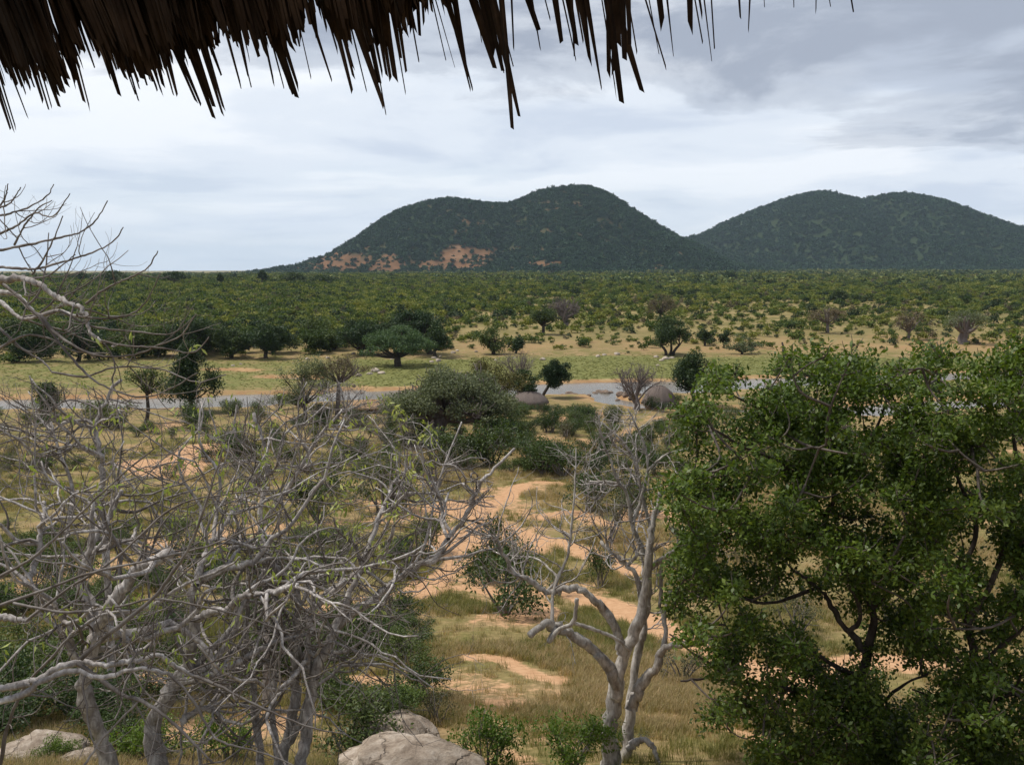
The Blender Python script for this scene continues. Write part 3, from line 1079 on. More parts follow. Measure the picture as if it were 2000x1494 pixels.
def mid_tree(label, base, crown, style, leaf_mat, bark, trunk_px, seed, n=2600, leaf=0.34, fork=0.55, name='tree', stems=1, trunk_at=None, thin=False, group=None, dist=None):
    rng = np.random.default_rng(seed)
    if dist is None:
        g = ground_at(*base)
    else:
        r0 = ray(*base) * dist
        g = np.array([r0[0], dist, float(height(r0[0], dist))])
    dist = g[1]
    x0, y0, x1, y1 = crown
    cc = at((x0 + x1) / 2, (y0 + y1) / 2, dist)
    W, H = (x1 - x0) / F * dist, (y1 - y0) / F * dist
    D = W * 0.9
    cl = clumps_for(style, rng, cc, W, H, D)
    root = empty(name, g)
    tag(root, label, 'tree', group)
    tb = Tubes()
    r = trunk_px / 2 / F * dist
    fk = np.array([g[0] + (cc[0] - g[0]) * fork, g[1], g[2] + max(0.35, (cc[2] - H * 0.35 - g[2])) * 0.95])
    tr = Tubes()
    if stems == 1:
        P = spline([g - [0, 0, 0.4], g + (fk - g) * 0.45 + rng.normal(0, r * 0.5, 3), fk], 9)
        tr.add(P, r * np.interp(np.linspace(0, 1, 9), [0, 0.15, 1], [1.35, 1.0, 0.75]), 9, knob=0.05, rng=rng)
        starts = [fk]
    else:
        starts = []
        for s in range(stems):
            e = fk + np.array([(s - (stems - 1) / 2) * W * 0.22, rng.normal(0, 0.1) * W, 0])
            P = spline([g + np.array([(s - (stems - 1) / 2) * r * 2.5, 0, -0.3]), (g + e) / 2 + rng.normal(0, r, 3), e], 8)
            tr.add(P, r * np.linspace(1.1, 0.7, 8), 7, rng=rng)
            starts.append(e)
    lead = cl[:]
    rng.shuffle(lead)
    for c, R in lead[:16 if style != 'baobab' else 26]:
        s = min(starts, key=lambda q: np.linalg.norm(q - c))
        m = s * 0.5 + c * 0.5 + np.array([0, 0, -0.08 * H if style == 'umbrella' else -0.02 * H]) + rng.normal(0, 0.03, 3) * W
        P = spline([s - [0, 0, r * 0.5], m, c], 7)
        tb.add(P, r * (0.5 if style != 'baobab' else 0.42) * np.linspace(1, 0.25, 7), 5, rng=rng)
        if style == 'baobab' or thin:
            for q, dd, i, t in sub_dirs(rng, P, 10, 0.4):
                grow(tb, rng, q, dd, r * 0.07, W * 0.16, 3, None, 0.25, (0.1, 0.1))
    obj('trunk', tr.mesh('trunk', bark, g), root)
    obj('limbs', tb.mesh('limbs', bark, g), root)
    C = blob_points(rng, int(n * 1.7), cl, 0.5)
    # ragged: drop whole pockets of leaves
    k = fbm(C[:, 0] * 4 / W + 9, C[:, 2] * 5 / H + C[:, 1] * 4 / W, seed % 50, 3)
    C = C[k < (0.66 if not thin else 0.55)]
    obj('crown', leaf_mesh('crown', C, leaf * rng.uniform(0.6, 1.3, len(C)), rng, leaf_mat, 0.5, 0.55, origin=g), root)
    return root


def bare_tree(label, base, crown, trunk_px, seed, bark, name='bare_tree', leaf_mat=None, dense=1.0):
    """Leafless spreading tree with a thick trunk."""
    rng = np.random.default_rng(seed)
    g = ground_at(*base)
    dist = g[1]
    x0, y0, x1, y1 = crown
    c = at((x0 + x1) / 2, (y0 + y1) / 2, dist)
    W, H = (x1 - x0) / F * dist, (y1 - y0) / F * dist
    r = trunk_px / 2 / F * dist
    root = empty(name, g)
    tag(root, label, 'tree')
    tr, tb, tw = Tubes(), Tubes(), Tubes()
    fk = np.array([g[0] * 0.6 + c[0] * 0.4, g[1], c[2] - H * 0.45])
    tr.add(spline([g - [0, 0, 0.4], (g + fk) / 2 + rng.normal(0, r * 0.4, 3), fk], 9), r * np.interp(np.linspace(0, 1, 9), [0, 0.2, 1], [1.3, 1.0, 0.7]), 9, knob=0.06, rng=rng)
    for i in range(int(11 * dense)):
        a = i * 2.4 + rng.normal(0, 0.2)
        q = math.sqrt((i + 0.6) / (11 * dense))
        e = np.array([c[0] + math.cos(a) * q * W * 0.5, c[1] + math.sin(a) * q * W * 0.45, c[2] + H * (0.42 - 0.5 * q * q) * rng.uniform(0.4, 1.0)])
        P = spline([fk - [0, 0, rng.uniform(0, 0.25) * H], (fk + e) / 2 + [0, 0, -0.1 * H] + rng.normal(0, 0.05, 3) * W, e], 8)
        tb.add(P, r * 0.42 * np.linspace(1, 0.22, 8), 5, rng=rng)
        for q1, d1, _, t in sub_dirs(rng, P, int(9 * dense), 0.3):
            b = grow(tw, rng, q1, d1, r * 0.09, W * rng.uniform(0.12, 0.22), 3, None, 0.22, (0.05, 0.25))
            if b:
                for q2, d2, _, t2 in sub_dirs(rng, b[0], 5, 0.3):
                    grow(tw, rng, q2, d2, r * 0.05, W * rng.uniform(0.07, 0.14), 3, None, 0.25, (0.05, 0.3), steps=5)
    obj('trunk', tr.mesh('trunk', bark, g), root)
    obj('limbs', tb.mesh('limbs', bark, g), root)
    obj('twigs', tw.mesh('twigs', bark, g), root)
    if leaf_mat:
        C = blob_points(rng, 500, clumps_for('umbrella', rng, c, W, H, W), 0.5)
        obj('crown', leaf_mesh('crown', C, 0.22, rng, leaf_mat, 0.5, 0.5, origin=g), root)
    return root


def valley():
    T = mid_tree
    T('flat-topped blue-green acacia standing alone on the river flat', (777, 716), (706, 638, 848, 702), 'umbrella', M_ACACIA, B_DARK, 15, 201, 9000, 0.42, 0.3, 'umbrella_acacia')
    T('dark spreading tree just behind the flat-topped acacia', (842, 692), (752, 598, 878, 662), 'round', M_DARK, B_DARK, 12, 202, 5200, 0.5)
    T('dark bushy tree beside the flat-topped acacia, its trunk showing', (852, 698), (826, 630, 880, 690), 'round', M_DARK, B_DARK, 8, 203, 2600, 0.45)
    T('dark rounded tree left of the flat-topped acacia', (705, 694), (655, 618, 757, 694), 'round', M_DARK, B_DARK, 10, 204, 4200, 0.5)
    T('rounded green tree on the far bank, right of the flat-topped acacia', (966, 692), (922, 634, 1004, 690), 'round', M_MIDG, B_DARK, 9, 205, 3600, 0.45)
    T('small dark low tree next to the rounded green tree', (1008, 690), (990, 652, 1028, 690), 'round', M_DARK, B_DARK, 6, 206, 1500, 0.42)
    T('dark flat-crowned tree in front of the thick-trunked bare tree', (1060, 654), (1030, 600, 1093, 642), 'round', M_DARK, B_DARK, 7, 207, 2600, 0.5)
    T('large dark tree with several trunks on the bare far bank', (1308, 694), (1267, 616, 1354, 682), 'round', M_DARK, B_DARK, 6, 208, 5200, 0.45, 0.5, stems=3)
    T('small dark tree right of the dark many-trunked tree', (1377, 676), (1356, 634, 1398, 668), 'round', M_DARK, B_DARK, 5, 209, 1700, 0.42)
    T('smaller of the two dark trees beside the many-trunked tree', (1414, 680), (1398, 645, 1431, 674), 'round', M_DARK, B_DARK, 4, 210, 1200, 0.4)
    T('grey-green low tree at the edge of the far bank', (1448, 692), (1415, 656, 1486, 692), 'round', M_GREY, B_DARK, 6, 211, 2200, 0.42)
    T('thin brownish tree up the slope above the dark many-trunked tree', (1291, 628), (1258, 574, 1326, 618), 'umbrella', M_BROWN, B_DARK, 5, 212, 2600, 0.45, thin=True)
    T('brownish round-topped tree with a reddish trunk on the open slope', (1616, 650), (1578, 594, 1652, 634), 'umbrella', M_BROWN, B_BAOBAB, 7, 213, 2600, 0.42, thin=True)
    T('grey-brown leafless-looking tree right of the reddish-trunked tree', (1774, 664), (1738, 604, 1816, 654), 'round', M_BROWN, B_BAOBAB, 6, 214, 2400, 0.42, thin=True)
    T('grey-green baobab on the slope behind the broad-leaved trees', (1884, 672), (1842, 602, 1932, 652), 'umbrella', M_GREY, B_BAOBAB, 20, 215, 3000, 0.42)
    T('single dark bush tree by the dry grass strip far out on the plain', (1640, 590), (1620, 566, 1660, 590), 'round', M_DARK, B_DARK, 4, 216, 1500, 0.9)
    T('tall dark tree rising above the plain below the far hill', (1430, 548), (1412, 526, 1448, 546), 'round', M_DARK, B_DARK, 4, 217, 1200, 1.3)
    # dark gallery of trees along the far bank on the left
    row = [(30, 706, 0, 628, 108, 702), (150, 706, 96, 622, 222, 704), (262, 700, 205, 632, 318, 698), (372, 698, 312, 618, 432, 694), (452, 700, 418, 634, 492, 698), (520, 700, 478, 628, 562, 694), (615, 690, 575, 640, 655, 690),
           (-60, 706, -120, 625, -10, 704)]
    names = ['dark bank tree nearest the photo edge in the gallery along the far bank', 'wide dark tree, second of the gallery on the far bank',
             'dark low tree, third of the gallery on the far bank', 'broad dark tree, fourth of the gallery on the far bank',
             'narrow dark tree between two broader trees of the far bank gallery', 'dark tree at the river-side end of the far bank gallery',
             'low dark bush tree between the gallery and the flat-topped acacia', 'dark bank tree at the very edge of the gallery']
    for i, (bx, by, x0, y0, x1, y1) in enumerate(row):
        T(names[i], (bx, by), (x0, y0, x1, y1), 'round', [M_DARK, M_DARK, M_MIDG, M_DARK][i % 4], B_DARK, 9, 230 + i, 5200, 0.5, group='gallery of dark trees on the far bank')
    rng = np.random.default_rng(29)
    for i in range(16):
        bx = -40 + i * 58 + rng.normal(0, 12)
        w, h = rng.uniform(70, 110), rng.uniform(50, 78)
        by = 684 + rng.normal(0, 5)
        T('dark tree in the back row of the gallery on the far bank', (bx, by), (bx - w / 2, by - h, bx + w / 2, by + 4), 'round', [M_MIDG, M_DARK, M_MIDG][i % 3], B_DARK, 7, 600 + i, 2600, 0.55, group='back row of the gallery on the far bank')
    crest = [(330, 534, 350), (440, 538, 420), (520, 532, 505), (210, 532, 232), (620, 540, 640), (560, 536, 585), (60, 545, 80), (150, 536, 165)]
    for i, (a, t, b) in enumerate(crest):
        T('%s larger tree from the photo edge along the skyline crest' % ['fourth', 'fifth', 'sixth', 'third', 'eighth', 'seventh', 'first', 'second'][i], ((a + b) / 2, 556), (a - 16, t - 4, b + 16, t + 16), 'umbrella', M_DARK, B_DARK, 3, 250 + i, 1300, 1.3, dist=690 + 6 * i)
    # near bank
    T('big grey-green baobab with a thick trunk in the middle of the valley', (855, 864), (746, 712, 1014, 822), 'baobab', M_GREY, B_BAOBAB, 40, 260, 30000, 0.26, 0.5, 'baobab')
    T('olive-green feathery tree behind the big baobab', (955, 826), (872, 698, 1018, 800), 'round', M_OLIVE, B_DARK, 10, 261, 9000, 0.26)
    T('dark bushy tree beside the thatched hut under the bare tree', (1024, 792), (988, 722, 1054, 778), 'round', M_DARK, B_DARK, 7, 262, 3600, 0.3)
    T('small dark round-crowned tree leaning over the river', (1055, 778), (1052, 704, 1125, 758), 'round', M_DARK, B_DARK, 7, 263, 9000, 0.3, 0.55, 'leaning_tree')
    T('dark green tree behind the bare tree and the thatched hut', (1352, 790), (1300, 680, 1396, 772), 'round', M_DARK, B_DARK, 9, 264, 5200, 0.34)
    T('tall dark conical tree on the near river bank', (372, 806), (312, 672, 430, 796), 'cone', M_DARK, B_DARK, 9, 265, 8000, 0.34)
    T('dark slim tree with a bare black trunk beside the conical tree', (284, 826), (250, 706, 330, 776), 'round', M_MIDG, B_DARK, 8, 266, 2200, 0.3, thin=True)
    T('grey-green thorn tree by the river in front of the water', (592, 826), (522, 690, 664, 806), 'round', M_GREY, B_DARK, 9, 267, 6500, 0.24, thin=True)
    T('flat brownish thorn tree with a straight dark trunk by the water', (657, 822), (606, 694, 726, 748), 'umbrella', M_BROWN, B_BAOBAB, 10, 268, 2600, 0.22, thin=True)
    T('low dark tree at the water on the near bank, close to the photo edge', (92, 822), (58, 742, 132, 806), 'round', M_DARK, B_DARK, 7, 269, 3200, 0.3)
    bare_tree('bare thick-trunked baobab up the slope behind the dark flat-crowned tree', (1102, 637), (1072, 580, 1134, 622), 14, 280, B_BAOBAB, 'bare_baobab', M_BROWN, 1.3)
    bare_tree('small bare spreading tree by the river above the thatched hut', (1012, 776), (972, 682, 1054, 734), 8, 281, B_BAOBAB, 'bare_tree', None, 1.2)
    bare_tree('bare brown tree with a thick trunk beside the larger thatched hut', (1240, 800), (1186, 702, 1296, 776), 13, 282, B_BAOBAB, 'bare_tree', None, 1.3)


valley()


# ---------------------------------------------------------------- thatched huts
def mat_thatch(name, a, b, c):
    m, nt, out = nodes_of(name)
    tc = _n(nt, 'ShaderNodeTexCoord')
    mp = _n(nt, 'ShaderNodeMapping')
    mp.inputs['Scale'].default_value = (1, 1, 0.18)
    nt.links.new(tc.outputs['Object'], mp.inputs[0])
    n = _noise(nt, 14, 5, 0.7, mp.outputs[0])
    p = _n(nt, 'ShaderNodeBsdfPrincipled')
    p.inputs['Roughness'].default_value = 0.95
    p.inputs['Specular IOR Level'].default_value = 0.1
    nt.links.new(_ramp(nt, n, [(0.3, a), (0.5, b), (0.7, c)]), p.inputs['Base Color'])
    bp = _n(nt, 'ShaderNodeBump')
    bp.inputs['Strength'].default_value = 0.7
    bp.inputs['Distance'].default_value = 0.05
    nt.links.new(n, bp.inputs['Height'])
    nt.links.new(bp.outputs[0], p.inputs['Normal'])
    nt.links.new(p.outputs[0], out.inputs[0])
    return m


M_THATCH_GREY = mat_thatch('thatch_grey', (0.075, 0.058, 0.05), (0.135, 0.108, 0.095), (0.21, 0.175, 0.155))
M_THATCH_TAN = mat_thatch('thatch_tan', (0.16, 0.09, 0.05), (0.28, 0.18, 0.10), (0.40, 0.28, 0.17))
M_MUD = mat_rock('mud_wall', (0.22, 0.14, 0.09), (0.28, 0.18, 0.11), (0.33, 0.23, 0.15), 2.0, 0.5, 0.2)
M_HOLE = mat_bark('dark_timber', (0.02, 0.016, 0.012), (0.04, 0.03, 0.022), (0.06, 0.045, 0.035))


def lathe(prof, n, jit=0.0, rng=RNG, sx=1.0):
    prof = np.array(prof, float)
    a = np.arange(n) * 2 * math.pi / n
    V = np.stack([prof[:, 0][:, None] * np.cos(a)[None] * sx, prof[:, 0][:, None] * np.sin(a)[None], np.repeat(prof[:, 1][:, None], n, 1)], -1)
    V = V + rng.normal(0, 1, V.shape) * jit
    k = len(prof)
    i = np.arange(k - 1)[:, None] * n
    j = np.arange(n)[None]
    q = np.stack([i + j, i + (j + 1) % n, i + n + (j + 1) % n, i + n + j], -1).reshape(-1, 4)
    return V.reshape(-1, 3), q


def hut(label, cx, top_y, half_px, dist, mat, sx=1.0, seed=1):
    rng = np.random.default_rng(seed)
    c = at(cx, top_y, dist)
    gz = float(height(c[0], c[1]))
    R = half_px / F * dist
    Ht = c[2] - gz
    root = empty('thatched_hut', (c[0], c[1], gz))
    tag(root, label, 'hut', 'thatched huts by the river')
    ev = max(0.9, Ht - R * 0.95)
    prof = [(R * 1.0, ev - 0.22), (R * 1.03, ev - 0.1), (R * 0.93, ev + (Ht - ev) * 0.22), (R * 0.78, ev + (Ht - ev) * 0.5), (R * 0.56, ev + (Ht - ev) * 0.76), (R * 0.3, ev + (Ht - ev) * 0.93), (R * 0.1, Ht), (0.01, Ht + 0.02)]
    V, q = lathe(prof, 56, 0.05, rng, sx)
    rf = obj('roof', mesh_np('roof', V, [q], mat, smooth=True), root)
    V, q = lathe([(R * 0.82, -0.3), (R * 0.82, ev + 0.1)], 32, 0, rng, sx)
    obj('wall', mesh_np('wall', V, [q], M_MUD, smooth=True), root)
    dw, dh = 0.5, min(1.9, ev * 0.95)
    yb = -R * 0.82 - 0.03
    V = [(-dw, yb, 0), (dw, yb, 0), (dw, yb, dh), (-dw, yb, dh), (-dw, yb + 0.12, 0), (dw, yb + 0.12, 0), (dw, yb + 0.12, dh), (-dw, yb + 0.12, dh)]
    obj('door', mesh_np('door', V, [[(0, 1, 2, 3), (1, 5, 6, 2), (4, 0, 3, 7), (3, 2, 6, 7)]], M_HOLE), root)
    # straggling thatch ends along the eaves
    tb = Tubes()
    for i in range(90):
        a = rng.random() * 6.28
        p0 = np.array([math.cos(a) * R * 1.0 * sx, math.sin(a) * R * 1.0, ev - 0.05])
        tb.add(np.array([p0, p0 + np.array([math.cos(a) * 0.12, math.sin(a) * 0.12, -rng.uniform(0.2, 0.4)])]), np.array([0.03, 0.012]), 3)
    obj('eave_fringe', tb.mesh('eave_fringe', mat), rf)


hut('grey domed thatched hut in front of the leaning river tree', 1034, 764, 38, 146, M_THATCH_GREY, 1.0, 1)
hut('larger grey thatched hut beside the bare brown tree', 1288, 753, 34, 150, M_THATCH_GREY, 1.0, 2)
hut('tan and brown thatched hut left of the big baobab', 728, 782, 54, 142, M_THATCH_TAN, 1.0, 3)


# ---------------------------------------------------------------- boulders
M_GRANITE = mat_rock('granite', (0.2, 0.15, 0.11), (0.36, 0.29, 0.225), (0.54, 0.46, 0.38), 3.2, 0.6, 1.0)
M_RIVROCK = mat_rock('river_rock', (0.10, 0.07, 0.055), (0.2, 0.145, 0.11), (0.32, 0.25, 0.19), 1.0, 0.5, 0.6)
M_PALEROCK = mat_rock('pale_rock', (0.28, 0.22, 0.17), (0.42, 0.35, 0.28), (0.55, 0.48, 0.4), 1.0, 0.6, 0.6)


def rock_mesh(name, seed, mat, sub=4, rough=0.28, flat=0.6):
    import bmesh
    rng = np.random.default_rng(seed)
    bm = bmesh.new()
    bmesh.ops.create_icosphere(bm, subdivisions=sub, radius=1.0)
    V = np.array([v.co[:] for v in bm.verts])
    cuts = unit(rng.normal(size=(9, 3)))
    for c in cuts:                                  # planar faces and shoulders
        d = V @ c
        lim = rng.uniform(0.62, 0.9)
        V = V - np.where(d > lim, (d - lim) * 0.8, 0)[:, None] * c
    o = rng.random(3) * 50
    n = fbm(V[:, 0] * 1.6 + o[0] + V[:, 2], V[:, 1] * 1.6 + o[1] - V[:, 2], seed % 40, 6) - 0.5
    V = V * (1 + rough * n)[:, None]
    V[:, 2] *= flat
    for v, c in zip(bm.verts, V):
        v.co = c
    me = bpy.data.meshes.new(name)
    bm.to_mesh(me)
    bm.free()
    me.materials.append(mat)
    me.polygons.foreach_set('use_smooth', np.ones(len(me.polygons), bool))
    return me


def rocks():
    rng = np.random.default_rng(31)
    pr = [rock_mesh('river_rock', 300 + i, M_RIVROCK, 3, 0.4, 0.55) for i in range(4)]
    pp = [rock_mesh('pale_rock', 310 + i, M_PALEROCK, 3, 0.4, 0.6) for i in range(4)]
    spots = [(1111, 768, 9), (1122, 774, 12), (1134, 773, 8), (1140, 775, 6), (1162, 768, 7), (1170, 765, 9), (1182, 768, 12), (1192, 767, 7), (1212, 776, 10), (1222, 779, 12), (1235, 783, 9), (1206, 782, 7),
             (1150, 777, 5), (1246, 778, 8), (1099, 771, 5), (1500, 752, 10), (1520, 748, 12), (1742, 792, 12), (1750, 800, 10), (665, 765, 6), (690, 760, 7), (706, 768, 6)]
    for i, (a, b, w) in enumerate(spots):
        g = on_plane(a, b, 0.0)
        s = w / F * g[1]
        o = obj('river_rock', pr[i % 4])
        o.location = (g[0], g[1], min(float(height(g[0], g[1])), 0.0) + s * 0.22 + (0.3 if float(height(g[0], g[1])) < -0.2 else 0.25))
        o.location.z = max(0.02, float(height(g[0], g[1])) + s * 0.2)
        o.scale = (s, s * rng.uniform(0.6, 1), s * rng.uniform(0.7, 1.1))
        o.rotation_euler = (0, 0, rng.random() * 6.28)
        tag(o, 'brown rock lying in the shallows of the river', 'rock', 'brown rocks in the river')
    spots = [(848, 700, 7), (856, 706, 8), (843, 708, 6), (860, 697, 5), (765, 702, 5), (690, 692, 6), (715, 690, 7), (832, 686, 6), (885, 690, 8), (893, 686, 5), (930, 688, 5), (968, 704, 4), (1005, 700, 4), (640, 700, 5), (600, 702, 6),
             (660, 706, 5), (733, 726, 12), (745, 730, 9), (722, 731, 8), (1168, 697, 7), (1180, 694, 6), (1205, 693, 7), (1282, 698, 6), (1300, 702, 9), (1312, 700, 7), (1292, 705, 6), (1285, 714, 5), (470, 712, 4), (455, 715, 5), (700, 735, 8), (1060, 703, 8)]
    for i, (a, b, w) in enumerate(spots):
        g = ground_at(a, b)
        s = w / F * g[1] * 0.9
        o = obj('pale_rock', pp[i % 4])
        o.location = (g[0], g[1], g[2] + s * 0.15)
        o.scale = (s, s * rng.uniform(0.6, 1), s * rng.uniform(0.8, 1.2))
        o.rotation_euler = (0, 0, rng.random() * 6.28)
        tag(o, 'pale stone lying on the grassy river flat', 'rock', 'pale stones on the river flat')
    # granite outcrops under the camera's rock
    big = [('large pale granite boulder at the bottom between the bare trees', 815, 1524, 155, 300, 0.36),
           ('upper granite slab lying on the large boulder, with a dark cleft', 762, 1470, 96, 301, 0.55),
           ('pinkish granite rock under the bare trees at the bottom corner', 70, 1490, 90, 302, 0.42),
           ('small pinkish rock beside the pinkish granite rock', 150, 1500, 50, 303, 0.6)]
    for label, a, b, w, sd, fl in big:
        g = ground_at(a, b)
        s = w / F * g[1]
        o = obj('boulder', rock_mesh('boulder', sd, M_GRANITE, 6, 0.75, fl))
        o.location = (g[0], g[1] + s * 0.25, g[2] + s * 0.05)
        o.scale = (s, s * 0.8, s)
        o.rotation_euler = (0, 0, rng.random() * 0.6)
        tag(o, label, 'boulder')


rocks()

# ---------------------------------------------------------------- the bare trees close by
def z6(*p):
    return [(a / 2.32, 850 + b / 2.32) for a, b in p]


def z7(*p):
    return [(600 + a / 2.32, 850 + b / 2.32) for a, b in p]


def z8(*p):
    return [(1200 + a / 2.32, 850 + b / 2.32) for a, b in p]


def z3(*p):
    return [(a / 2.857, 340 + b / 2.857) for a, b in p]


def limb(tb, pts, w0, w1, d0, d1, k=8, knob=0.05, n=None, rng=RNG, bow=0.0):
    """A traced limb: photo points, width in photo pixels at both ends, distance at both ends."""
    m = len(pts)
    dd = np.linspace(d0, d1, m) + bow * np.sin(np.linspace(0, math.pi, m))
    P = np.array([at(a, b, d) for (a, b), d in zip(pts, dd)])
    n = n or max(8, 5 * m)
    P = spline(P, n)
    P[1:-1] += rng.normal(0, (0.0011 if w0 > 12 else 0.0003) * dd.mean(), (n - 2, 3))
    R = np.linspace(w0, w1, n) / 2 / F * np.linspace(d0, d1, n)
    R = R * (1 + 0.10 * np.sin(np.linspace(0, 9 + m * 2, n) + rng.random() * 6))
    tb.add(P, R, k, knob=knob, rng=rng)
    return P, R


def twiggery(tw, rng, axes, per_m, L, r, env, levels=2, trop=(-0.05, 0.22), k=4, wig=0.16, tips=None, sub=(2, 6), out=0.95, t0=0.12, toward=None):
    """Side branches and twigs along traced limbs; tips bend upwards."""
    for P, R in axes:
        ln = np.linalg.norm(np.diff(P, axis=0), axis=1).sum()
        for q, d, i, t in sub_dirs(rng, P, max(2, int(ln * per_m)), t0, 1.0, 0.55, out):
            if toward is not None:
                d = unit(d + toward * 0.55)
            rr = min(R[i] * 0.6, r * rng.uniform(0.7, 1.3))
            b = grow(tw, rng, q, d, rr, L * rng.uniform(0.5, 1.25), k, env, wig, trop, 0.4, 10)
            if b is None:
                continue
            if tips is not None:
                tips.append(b[0][-1])
            if levels > 1:
                for q2, d2, i2, t2 in sub_dirs(rng, b[0], rng.integers(*sub), 0.15, 0.95, 0.6, 0.8):
                    c = grow(tw, rng, q2, d2, b[1][i2] * 0.62, L * rng.uniform(0.28, 0.65), 3, env, wig * 1.15, (trop[0], trop[1] * 1.3), 0.4, 8)
                    if c is None:
                        continue
                    if tips is not None:
                        tips.append(c[0][-1])
                    if levels > 2:
                        for q3, d3, i3, t3 in sub_dirs(rng, c[0], rng.integers(1, 4), 0.2, 0.95, 0.6, 0.8):
                            e = grow(tw, rng, q3, d3, c[1][i3] * 0.7, L * rng.uniform(0.15, 0.35), 3, env, wig, trop, 0.5, 6)
                            if e is not None and tips is not None:
                                tips.append(e[0][-1])


def pods_at(rng, tips, n, size, origin, px=None):
    """Pale hanging pods and young leaves at twig ends."""
    tips = [p for p in tips if px is None or (px[0] < project(p)[0] < px[1] and px[2] < project(p)[1] < px[3])]
    if not tips:
        return None
    C = []
    for i in rng.choice(len(tips), n):
        for _ in range(rng.integers(2, 5)):
            C.append(tips[i] + rng.normal(0, size * 0.35, 3) + [0, 0, -size * 0.2])
    return leaf_mesh('young_leaves', np.array(C), size * rng.uniform(0.6, 1.2, len(C)), rng, M_POD, 0.1, 0.3, 1.3, origin)


def finish(name, label, base, tr, tw, bark, twbark, pods=None):
    root = empty(name, base)
    tag(root, label, 'tree', 'bare grey trees below the lookout')
    obj('trunk', tr.mesh('trunk', bark, base), root)
    br = obj('branches', tw.mesh('branches', twbark, base), root)
    if pods is not None:
        obj('young_leaves', pods, br)
    return root


